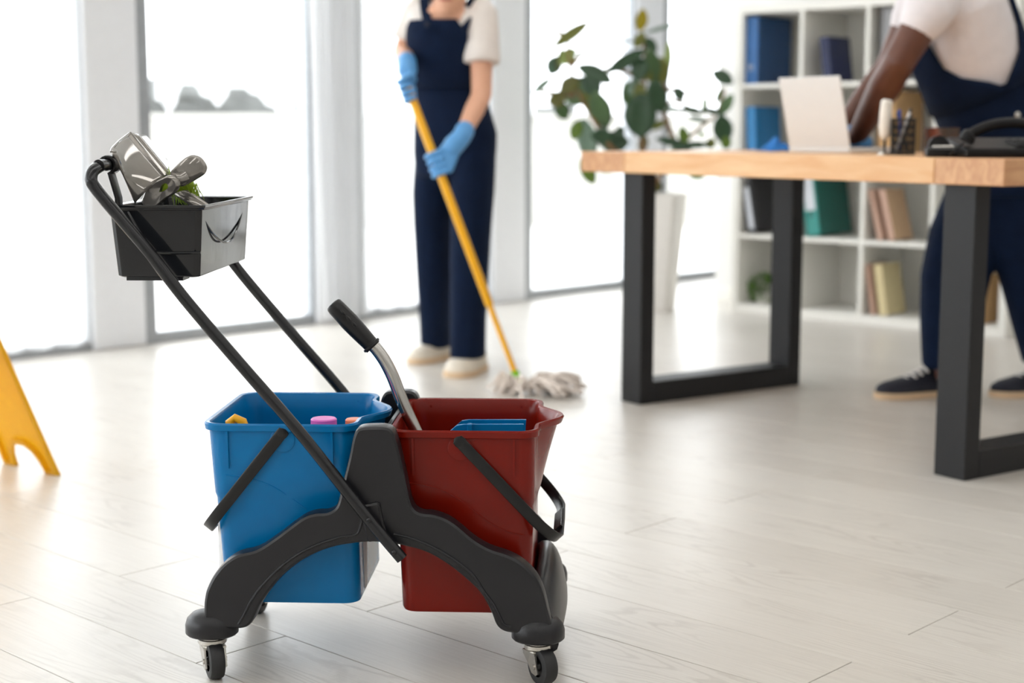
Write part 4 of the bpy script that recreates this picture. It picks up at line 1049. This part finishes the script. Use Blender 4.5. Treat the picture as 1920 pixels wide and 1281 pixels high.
for (x, y, ln, wd, an, tone) in LV:
    dy = rr.uniform(-0.16, 0.16)
    if tone not in protos: o = protos[tone] = leaf_mesh(tone)
    else: o = protos[tone].copy(); C.objects.link(o)
    k = 0.2966 * mpp(PYc)
    ax = Vector((math.cos(R(an)), rr.uniform(-0.25, 0.25), math.sin(R(an)))).normalized()
    nz_ = Vector((rr.uniform(-.3, .3), -1, rr.uniform(-.1, .45)))
    nz_ = (nz_ - ax * nz_.dot(ax)).normalized(); ay_ = nz_.cross(ax)
    Mx = Matrix((ax, ay_, nz_)).transposed().to_4x4()
    L_, W_ = ln * k * 1.16, wd * k * 1.22
    o.matrix_basis = Matrix.Translation(pl(x, y, dy)) @ Mx @ Matrix.Diagonal((L_, W_, (L_ + W_) / 2, 1))

# ------------------------------------------------------------------ people
def limb(mb, pts, rs, seg=14): capsule(mb, pts, rs, seg)
def grip_hand(mb, W, G, p, prad, s, thumb_up=1):
    p = p.normalized(); n = (W - G); n = (n - p * n.dot(p)).normalized(); b = p.cross(n) * s
    def pt(off, deg, r): a = R(deg); return G + p * off + (n * math.cos(a) + b * math.sin(a)) * r
    R0 = prad + 0.010
    for off, l in ((-0.034, 0.85), (-0.0115, 0.97), (0.0115, 1.0), (0.034, 0.9)):
        limb(mb, [W + (G - W) * 0.35 + p * off * 0.6, pt(off, 15, prad + 0.018), pt(off, 50, prad + 0.016)], [0.017, 0.0145, 0.0105], 10)
        limb(mb, [pt(off, a * l + 40 * (1 - l), R0) for a in (50, 90, 130, 170, 210, 245)], [0.0098, 0.0095, 0.0092, 0.009, 0.0086, 0.0078], 10)
    to = 0.04 * thumb_up
    limb(mb, [W + (G - W) * 0.3 + p * to * 0.4, pt(to * 0.7, -35, prad + 0.018), pt(to, -80, R0 + 0.003), pt(to, -120, R0), pt(to * 0.9, -160, R0)], [0.018, 0.015, 0.0115, 0.0108, 0.009], 10)
    limb(mb, [W, W + (G - W) * 0.25], [0.03, 0.031], 12)
def shoe(parent, off, heel, toe, w, h, m, sole_m, laces=None):
    d = (toe - heel); L_ = d.length; d.normalize(); sd = Vector((-d.y, d.x, 0)); up = Vector((0, 0, 1))
    st_ = [(0.0, .30, .75), (0.04, .39, .95), (0.15, .44, 1.0), (0.3, .43, 1.0), (0.45, .44, .82), (0.6, .48, .62), (0.75, .50, .5), (0.88, .43, .42), (0.96, .28, .33), (1.0, .12, .22)]
    mb = MB(); rings = []
    for t, ww, hh_ in st_:
        c = heel + d * (L_ * t); rings.append([c + sd * (w * ww * x) + up * (0.018 + (h - 0.018) * hh_ * z) for x, z in ((-1, 0), (-1.0, .35), (-.86, .7), (-.5, .95), (0, 1.0), (.5, .95), (.86, .7), (1.0, .35), (1, 0), (.5, -.05), (-.5, -.05))])
    ob = mb.loft(rings, True).build('shoe', m, parent, off=off, angle=60)
    mb = MB(); rings = []
    for t, ww, hh_ in st_:
        c = heel + d * (L_ * (t * 1.03 - 0.015)); rings.append([c + sd * (w * ww * 1.08 * x) + up * z for x, z in ((-1, 0.001), (-1, 0.022), (1, 0.022), (1, 0.001))])
    mb.loft(rings, True).build('sole', sole_m, ob, off=off, angle=40)
    if laces:
        for t in (0.45, 0.52, 0.59, 0.66):
            hh_ = h * (0.82 - (t - 0.45) * 1.35) + 0.006; c = heel + d * (L_ * t)
            MB().tube([c - sd * w * 0.28 + up * (hh_ * 0.93), c + up * (hh_ + 0.005), c + sd * w * 0.28 + up * (hh_ * 0.93)], 0.0045, 6).build('lace', laces, ob, off=off)
    return ob
def face(mb, hc, F, up, sc=1.0, skin=None):
    L_ = up.cross(F).normalized()
    def P(x, y, z): return hc + (L_ * x + F * y + up * z) * sc
    rings = []
    for z, rx, ry, oy in ((-0.118, .022, .028, .055), (-0.108, .040, .048, .040), (-0.085, .054, .068, .022), (-0.055, .063, .083, .008), (-0.02, .069, .093, 0.0), (0.02, .073, .098, -.004), (0.06, .073, .097, -.008), (0.09, .062, .082, -.010), (0.112, .04, .055, -.010), (0.121, .014, .02, -.010)):
        rings.append(ell(P(0, oy, z), L_ * rx * sc, F * ry * sc, 20))
    mb.loft(rings, True)
    mb.tube([P(0, .088, .012), P(0, .100, -.012), P(0, .112, -.036), P(0, .096, -.046)], [.007, .009, .013, .009], 10)    # nose
    for s in (-1, 1):
        mb.tube([P(s * .071, -.004, .018), P(s * .082, -.012, .008), P(s * .080, -.008, -.02), P(s * .071, .0, -.03)], [.006, .010, .009, .006], 8)
        mb.tube([P(s * .018, .091, .018), P(s * .035, .088, .024), P(s * .052, .074, .016)], [.004, .006, .004], 8)
    return P, L_
def eyes(parent, off, P):
    for s in (-1, 1):
        e = MB().sphere(P(s * .031, .0785, .002), 0.0108, 12, 8).build('eye', 'eye_white', parent, off=off)
        MB().sphere(P(s * .031, .0862, .001), 0.0052, 10, 6).build('iris', 'hair_black', e, off=off)
    MB().tube([P(-.024, .082, -.066), P(-.01, .092, -.064), P(0, .094, -.065), P(.01, .092, -.064), P(.024, .082, -.066)], [.003, .0055, .005, .0055, .003], 8).build('lips', 'lip', parent, off=off)

# ---- woman mopping
FW = Vector((-0.25, -0.97, 0)).normalized(); LW = Vector((0.97, -0.25, 0)).normalized(); UP = Vector((0, 0, 1))
WO = Vector((-0.25, 5.55, 0))
def wr_(px, py, Y, hw, hd, p=2.2, n=24): return ell(at(px, py, Y), LW * hw, -FW * hd, n, p)
body = MB()
body.loft([wr_(852, 260, 5.47, .12, .085), wr_(840, 165, 5.47, .10, .08), wr_(838, 90, 5.45, .115, .088), wr_(838, 45, 5.435, .118, .08), wr_(840, 18, 5.43, .085, .06), wr_(843, 5, 5.43, .06, .055), wr_(845, -8, 5.42, .052, .052), wr_(846, -40, 5.40, .05, .055)], True)
chest = at(836, 34, 5.365)
body.sphere(chest, (0.078, 0.035, 0.06), 18, 12)
sL, eL, wL = at(903, 26, 5.40), at(903, 178, 5.33), at(866, 256, 5.20)
sR, eR, wR = at(784, 22, 5.50), at(757, 98, 5.50), at(763, 118, 5.31)
limb(body, [sL, sL.lerp(eL, .5), eL, eL.lerp(wL, .35), wL], [.036, .040, .037, .036, .025])
limb(body, [sR, sR.lerp(eR, .5), eR, eR.lerp(wR, .5), wR], [.034, .038, .038, .034, .026])
hR = [(818, 300, 5.56), (814, 470, 5.68), (820, 660, 5.87)]; hL = [(884, 300, 5.46), (880, 470, 5.44), (876, 690, 5.53)]
for h in (hR, hL): limb(body, [at(*q) for q in h], [.07, .05, .036])
hcW = at(846, -46, 5.37); upW = Vector((-0.05, -0.30, 1)).normalized(); FWh = (FW - upW * FW.dot(upW)).normalized()
PW_, _ = face(body, hcW, FWh, upW, 0.98)
woman = body.build('person', 'skin_light', off=WO, remesh=0.008, sm=3)
tag(woman, 'woman in navy overalls and cream t-shirt mopping the floor with blue gloves', 'person')
eyes(woman, WO, PW_)
hair = MB(); rings = []
Lh = upW.cross(FWh).normalized()
for z, rx, ry, oy in ((-0.06, .066, .05, -.055), (-0.02, .078, .075, -.035), (0.03, .083, .092, -.022), (0.07, .081, .098, -.016), (0.10, .068, .085, -.014), (0.122, .042, .055, -.012), (0.131, .012, .018, -.012)):
    rings.append(ell(hcW + Lh * 0 + FWh * oy + upW * z, Lh * rx, FWh * ry, 22))
hair.loft(rings, True); hair.sphere(hcW - FWh * 0.115 + upW * 0.03, 0.04, 14, 10)
hair.build('hair', 'hair_brown', woman, off=WO, remesh=0.008, sm=2)
sh = MB()
sh.loft([wr_(843, 190, 5.47, .118, .098), wr_(840, 150, 5.47, .118, .098), wr_(838, 100, 5.45, .128, .104), wr_(838, 60, 5.44, .140, .104), wr_(839, 30, 5.44, .142, .092), wr_(840, 12, 5.45, .105, .072), wr_(842, 3, 5.46, .075, .05)], True)
sh.tube([sL + Vector((-.035, .01, .045)), sL + Vector((-.015, .01, .03)), sL, sL.lerp(eL, .25), sL.lerp(eL, .62)], [.02, .046, .057, .061, .066], 18)
sh.tube([sR + Vector((.035, 0, .04)), sR + Vector((.015, 0, .025)), sR, sR.lerp(eR, .35), sR.lerp(eR, .75)], [.02, .045, .055, .057, .058], 18)
sh.loft([wr_(838, 45, 5.44, .148, .096), wr_(839, 22, 5.445, .142, .08), wr_(840, 8, 5.45, .11, .062)], True)
sh.build('shirt', 'shirt_cream', woman, off=WO, remesh=0.009, sm=2)
ov = MB()
ov.loft([wr_(852, 330, 5.50, .140, .115), wr_(853, 285, 5.49, .150, .122), wr_(854, 250, 5.48, .150, .124), wr_(849, 210, 5.475, .137, .116), wr_(842, 170, 5.47, .128, .110), wr_(840, 150, 5.47, .126, .108)], True)
ov.loft([wr_(*q) for q in ((820, 290, 5.55, .078, .10), (815, 360, 5.58, .078, .10), (813, 430, 5.64, .071, .09), (815, 520, 5.71, .066, .084), (817, 600, 5.79, .060, .08), (818, 650, 5.85, .058, .08))], True)
ov.loft([wr_(*q) for q in ((888, 290, 5.46, .078, .10), (886, 360, 5.45, .076, .10), (883, 430, 5.45, .072, .09), (880, 520, 5.47, .068, .084), (878, 600, 5.50, .064, .082), (877, 670, 5.525, .064, .086))], True)
over = ov.build('overalls', 'navy_denim', woman, off=WO, remesh=0.009, sm=3)
# bib wraps the chest in front
rows = []
for (px, py, Y, hw, hd, a0, a1) in ((842, 168, 5.47, .132, .116, -105, 105), (839, 130, 5.462, .134, .118, -88, 82), (838, 100, 5.45, .138, .120, -82, 62), (837, 72, 5.44, .143, .122, -78, 42), (835, 52, 5.435, .146, .122, -52, 36), (834, 40, 5.432, .146, .120, -42, 30)):
    c = at(px, py, Y); rows.append([c + LW * (hw * math.sin(R(a0 + (a1 - a0) * k / 16))) + FW * (hd * math.cos(R(a0 + (a1 - a0) * k / 16))) for k in range(17)])
bib = MB().loft(rows, False, False).build('bib', 'navy_denim', over, off=WO, angle=180, solid=0.008)
for k, (a, b) in enumerate((((803, 46, 5.315), (796, 4, 5.40)), ((868, 58, 5.33), (888, 2, 5.395)))):
    p0, p1 = at(*a), at(*b)
    pts = smooth_path([p0 - UP * 0.03, p0, p0.lerp(p1, .5) + FW * 0.008, p1 + UP * 0.012, p1 - FW * 0.07 + UP * 0.012, p1 - FW * 0.15 - UP * 0.07, p1 - FW * 0.14 - UP * 0.28 + LW * (0.03 if k == 0 else -0.03)], 4)
    MB().ribbon(pts, LW, 0.036, 0.005).build('strap', 'navy_denim', over, off=WO)
    MB().lathe([(0.009, 0), (0.009, 0.002), (0.006, 0.004)], p0 + FW * 0.006 + LW * (-.002), 14, tuple(FW)).build('strap_button', 'navy_shoe', over, off=WO)
# mop
mop0, mop1 = at(766, 168, 5.215), at(967, 702, 5.09)
pd = (mop1 - mop0).normalized()
def on_pole(py):                          # point of the pole at picture row py
    return min((mop0.lerp(mop1, k / 400) for k in range(-40, 400)), key=lambda q: abs((640.5 - ((q - Vector((0, 0, CAMH))).y * _s + (q.z - CAMH) * _c) / ((q.y * _c) - (q.z - CAMH) * _s) * FPX) - py))
GR, GL = on_pole(168), on_pole(308)
gl = MB(); grip_hand(gl, wR, GR, pd, 0.0145, -1, -1); limb(gl, [wR + (eR - wR).normalized() * 0.03, wR, wR.lerp(GR, .3)], [.034, .033, .034]); gl.build('glove', 'glove_blue', woman, off=WO, remesh=0.0032, sm=1)
gl = MB(); grip_hand(gl, wL, GL, pd, 0.0145, 1, -1); limb(gl, [wL + (eL - wL).normalized() * 0.03, wL, wL.lerp(GL, .35)], [.034, .033, .036]); gl.build('glove', 'glove_blue', woman, off=WO, remesh=0.0032, sm=1)
def fl(px, py):
    r = ray(px, py); t = -CAMH / r.z; return Vector((r.x * t, r.y * t, 0))
tw = fl(774, 684); aw = Vector((-0.275, 5.885, 0)); shoe(woman, WO, tw + (aw - tw).normalized() * 0.25, tw, 0.10, 0.11, 'cream_shoe', 'shoe_sole')
tw = fl(852, 710); aw = Vector((-0.158, 5.54, 0)); shoe(woman, WO, tw + (aw - tw).normalized() * 0.25, tw, 0.115, 0.11, 'cream_shoe', 'shoe_sole')

mo = Vector((mop1.x, mop1.y, 0))
mop = thing('floor_mop', 'cotton string mop with yellow handle held by the woman', 'mop', mo)
jn = on_pole(575)
MB().tube([mop0 - pd * 0.02, mop0, jn - pd * 0.01, jn], [0.0135, 0.0145, 0.0145, 0.0105], 14).build('handle', 'yellow_paint', mop, off=mo)
MB().tube([jn - pd * 0.02, mop1], 0.0098, 12).build('lower_handle', 'yellow_paint', mop, off=mo)
MB().tube([mop1 - pd * 0.012, mop1 + pd * 0.02, mop1 + pd * 0.04], [0.013, 0.016, 0.026], 14).build('socket', 'lime_plastic', mop, off=mo)
mb = MB(); rr = random.Random(21); hc_ = mop1 + pd * 0.035
for i in range(120):
    side = rr.random()
    if side < 0.38: a, reach = R(rr.uniform(150, 300)), rr.uniform(0.04, 0.085)
    else: a, reach = R(rr.gauss(-12, 22)), rr.uniform(0.10, 0.235)
    d = Vector((math.cos(a), math.sin(a) * 0.75, 0)); w = Vector((-d.y, d.x, 0))
    s0 = hc_ + Vector((rr.uniform(-.03, .03), rr.uniform(-.02, .02), rr.uniform(-.012, .004)))
    z1_ = rr.uniform(0.004, 0.055); j = rr.gauss(0, .03)
    pts = [s0, s0 + d * reach * .25 + Vector((0, 0, -0.005)) + w * j * .4, Vector((s0.x, s0.y, z1_ + 0.015)) + d * reach * .6 + w * j, Vector((s0.x, s0.y, max(0.006, z1_ * rr.random()))) + d * reach + w * j * 1.8]
    if rr.random() < 0.35: pts.append(pts[-1] - d * 0.03 + w * 0.012)
    mb.tube(smooth_path(pts, 4), 0.0046, 5)
mb.v = [Vector((v.x, v.y, max(0.003, v.z))) for v in mb.v]
tag(mb.build('cotton_strings', 'mop_cotton', mop, off=mo), kind='stuff')

# ---- man leaning over the desk
FM = Vector((-0.995, -0.1, 0)).normalized(); LM = Vector((0.1, -0.995, 0)).normalized()
MO = Vector((1.5, 4.98, 0))
hipc, neck = at(1893, 300, 5.02), at(1768, -50, 4.80)
ax_t = (neck - hipc).normalized(); FT = (FM - ax_t * FM.dot(ax_t)).normalized()          # torso axis and its front
def mr_(t, hw, hd, fo=0.0, n=24, p=2.3): return ell(hipc.lerp(neck, t) + FT * fo, LM * hw, FT * hd, n, p)
body = MB()
body.loft([mr_(-0.1, .15, .11), mr_(.2, .14, .105), mr_(.55, .15, .115), mr_(.8, .165, .11), mr_(.93, .13, .08), mr_(1.0, .065, .065), mr_(1.1, .058, .06, .01), mr_(1.2, .056, .06, .03)], True)
sN, eN, wN = at(1752, 0, 4.66), at(1688, 112, 4.66), at(1600, 268, 4.9)
sF = at(1728, 0, 5.0); eF = at(1668, 125, 5.0); wF = at(1574, 250, 5.0)
limb(body, [sN, sN.lerp(eN, .35), sN.lerp(eN, .75), eN, eN.lerp(wN, .3), eN.lerp(wN, .7), wN], [.064, .060, .053, .050, .052, .040, .029])
limb(body, [sF, sF.lerp(eF, .5), eF, eF.lerp(wF, .35), wF], [.062, .056, .046, .047, .03])
kR, aR, kL, aL = at(1792, 515, 5.0), at(1776, 700, 4.98), at(1925, 515, 4.98), at(1962, 690, 5.0)
limb(body, [at(1850, 330, 5.04), kR, aR], [.08, .06, .042]); limb(body, [at(1915, 330, 4.97), kL, aL], [.08, .06, .042])
hcM = neck + FT * 0.055 + ax_t * 0.185; upM = (ax_t * 0.75 - FT * 0.35 + UP * 0.2).normalized(); FMh = (FM * 0.8 - UP * 0.55); FMh = (FMh - upM * FMh.dot(upM)).normalized()
PM_, _ = face(body, hcM, FMh, upM, 1.05)
man = body.build('person', 'skin_dark', off=MO, remesh=0.008, sm=3)
tag(man, 'man in navy overalls and white t-shirt leaning over the desk behind the laptop', 'person')
eyes(man, MO, PM_)
hair = MB(); Lh = upM.cross(FMh).normalized()
hair.loft([ell(hcM + FMh * oy + upM * z, Lh * rx, FMh * ry, 22) for z, rx, ry, oy in ((-0.02, .074, .07, -.042), (0.03, .081, .092, -.022), (0.07, .081, .099, -.017), (0.10, .07, .088, -.015), (0.123, .044, .058, -.013), (0.133, .012, .018, -.012))], True)
hair.build('hair', 'hair_black', man, off=MO, remesh=0.008, sm=1)
sh = MB()
sh.loft([mr_(.25, .165, .135), mr_(.45, .172, .148, .01), mr_(.62, .178, .15, .01), mr_(.8, .182, .135), mr_(.92, .145, .098), mr_(.985, .085, .08)], True)
limb(sh, [sN - LM * 0.02, sN.lerp(eN, .22), sN.lerp(eN, .36)], [.082, .078, .07], 16)
limb(sh, [sF + LM * 0.02, sF.lerp(eF, .2), sF.lerp(eF, .34)], [.078, .074, .068], 16)
sh.build('shirt', 'shirt_white', man, off=MO, remesh=0.009, sm=2)
ov = MB()
def mw(px, py, Y, hw, hd): return ell(at(px, py, Y), LM * hw, FM * hd, 24, 2.3)
ov.loft([mw(1884, 365, 5.02, .175, .16), mw(1890, 320, 5.02, .178, .165), mr_(0.02, .18, .165), mr_(.2, .178, .158, .005), mr_(.34, .178, .158, .008), mr_(.42, .178, .155, .01)], True)
ov.loft([mw(*q) for q in ((1850, 345, 5.05, .10, .125), (1815, 430, 5.02, .098, .125), (1792, 515, 5.0, .09, .115), (1782, 600, 4.99, .08, .10), (1779, 690, 4.98, .07, .088))], True)
ov.loft([mw(*q) for q in ((1912, 345, 4.98, .10, .125), (1920, 430, 4.97, .095, .12), (1935, 515, 4.98, .088, .11), (1952, 600, 4.99, .08, .10), (1968, 682, 5.0, .07, .088))], True)
over = ov.build('overalls', 'navy_denim', man, off=MO, remesh=0.01, sm=3)
rows = []                                  # bib on the chest
for t, a in ((.38, 96), (.46, 76), (.53, 52), (.6, 38), (.7, 33), (.78, 30)):
    c = hipc.lerp(neck, t) + FT * 0.01; hw, hd = .192, .166
    rows.append([c + LM * (hw * math.sin(R(-a + 2 * a * k / 16))) + FT * (hd * math.cos(R(-a + 2 * a * k / 16))) for k in range(17)])
MB().loft(rows, False, False).build('bib', 'navy_denim', over, off=MO, angle=180, solid=0.008)
rows = []
for t, a in ((.38, 96), (.46, 78), (.53, 58), (.64, 44), (.78, 36)):
    c = hipc.lerp(neck, t) + FT * 0.01; hw, hd = .192, .168
    rows.append([c + LM * (hw * math.sin(R(-a + 2 * a * k / 16))) - FT * (hd * math.cos(R(-a + 2 * a * k / 16))) for k in range(17)])
MB().loft(rows, False, False).build('back_panel', 'navy_denim', over, off=MO, angle=180, solid=0.008)
for s in (-1, 1):
    pts = []
    for t, f in ((.74, -.165), (.82, -.14), (.885, -.095), (.925, -.03), (.925, .04), (.87, .11), (.79, .155)):
        pts.append(hipc.lerp(neck, t) + FT * f + LM * (s * .1))
    MB().ribbon(smooth_path(pts, 4), LM, 0.042, 0.006).build('strap', 'navy_denim', over, off=MO)
MB().lathe([(0.009, 0), (0.009, 0.003), (0.005, 0.005)], hipc.lerp(neck, .25) + LM * 0.178, 14, tuple(LM)).build('side_button', 'zinc', over, off=MO)
def flat_hand(mb, W, T, up_, side):       # relaxed hand resting on fingertips, from wrist W to fingertips T
    d = (T - W); L_ = d.length; d.normalize(); sd = d.cross(up_).normalized() * side; u = sd.cross(d) * side
    if u.z < 0: u = -u
    limb(mb, [W - d * 0.03, W, W + d * L_ * .3], [.034, .033, .036])
    for o, l in ((-.028, .86), (-.0095, .97), (.0095, 1.0), (.028, .9)):
        limb(mb, [W + d * L_ * .2 + sd * o * .7, W + d * L_ * .48 + sd * o + u * .006], [.017, .014], 10)
        limb(mb, [W + d * L_ * .48 + sd * o + u * .006, W + d * L_ * (.48 + .28 * l) + sd * o * 1.1 + u * .008, W + d * L_ * (.48 + .52 * l) + sd * o * 1.1 - u * .012], [.0105, .01, .0085], 10)
    limb(mb, [W + d * L_ * .18 - sd * .02, W + d * L_ * .4 - sd * .05, W + d * L_ * .6 - sd * .058 - u * .01], [.016, .012, .009], 10)
gl = MB(); tN = wN + Vector((-0.12, 0.06, -0.022)); tN.z = ZT + 0.032; flat_hand(gl, wN, tN, UP, 1); gl.build('glove', 'glove_blue', man, off=MO, remesh=0.004, sm=2)
gl = MB(); tF = wF + Vector((-0.09, 0.02, 0)); tF.z = ZT + 0.034; flat_hand(gl, wF, tF, UP, -1); gl.build('glove', 'glove_blue', man, off=MO, remesh=0.004, sm=2)
shoe(man, MO, fl(1798, 738), fl(1644, 748), 0.105, 0.105, 'navy_shoe', 'shoe_sole', 'lace')
shoe(man, MO, fl(2005, 735), fl(1860, 745), 0.105, 0.105, 'navy_shoe', 'shoe_sole', 'lace')
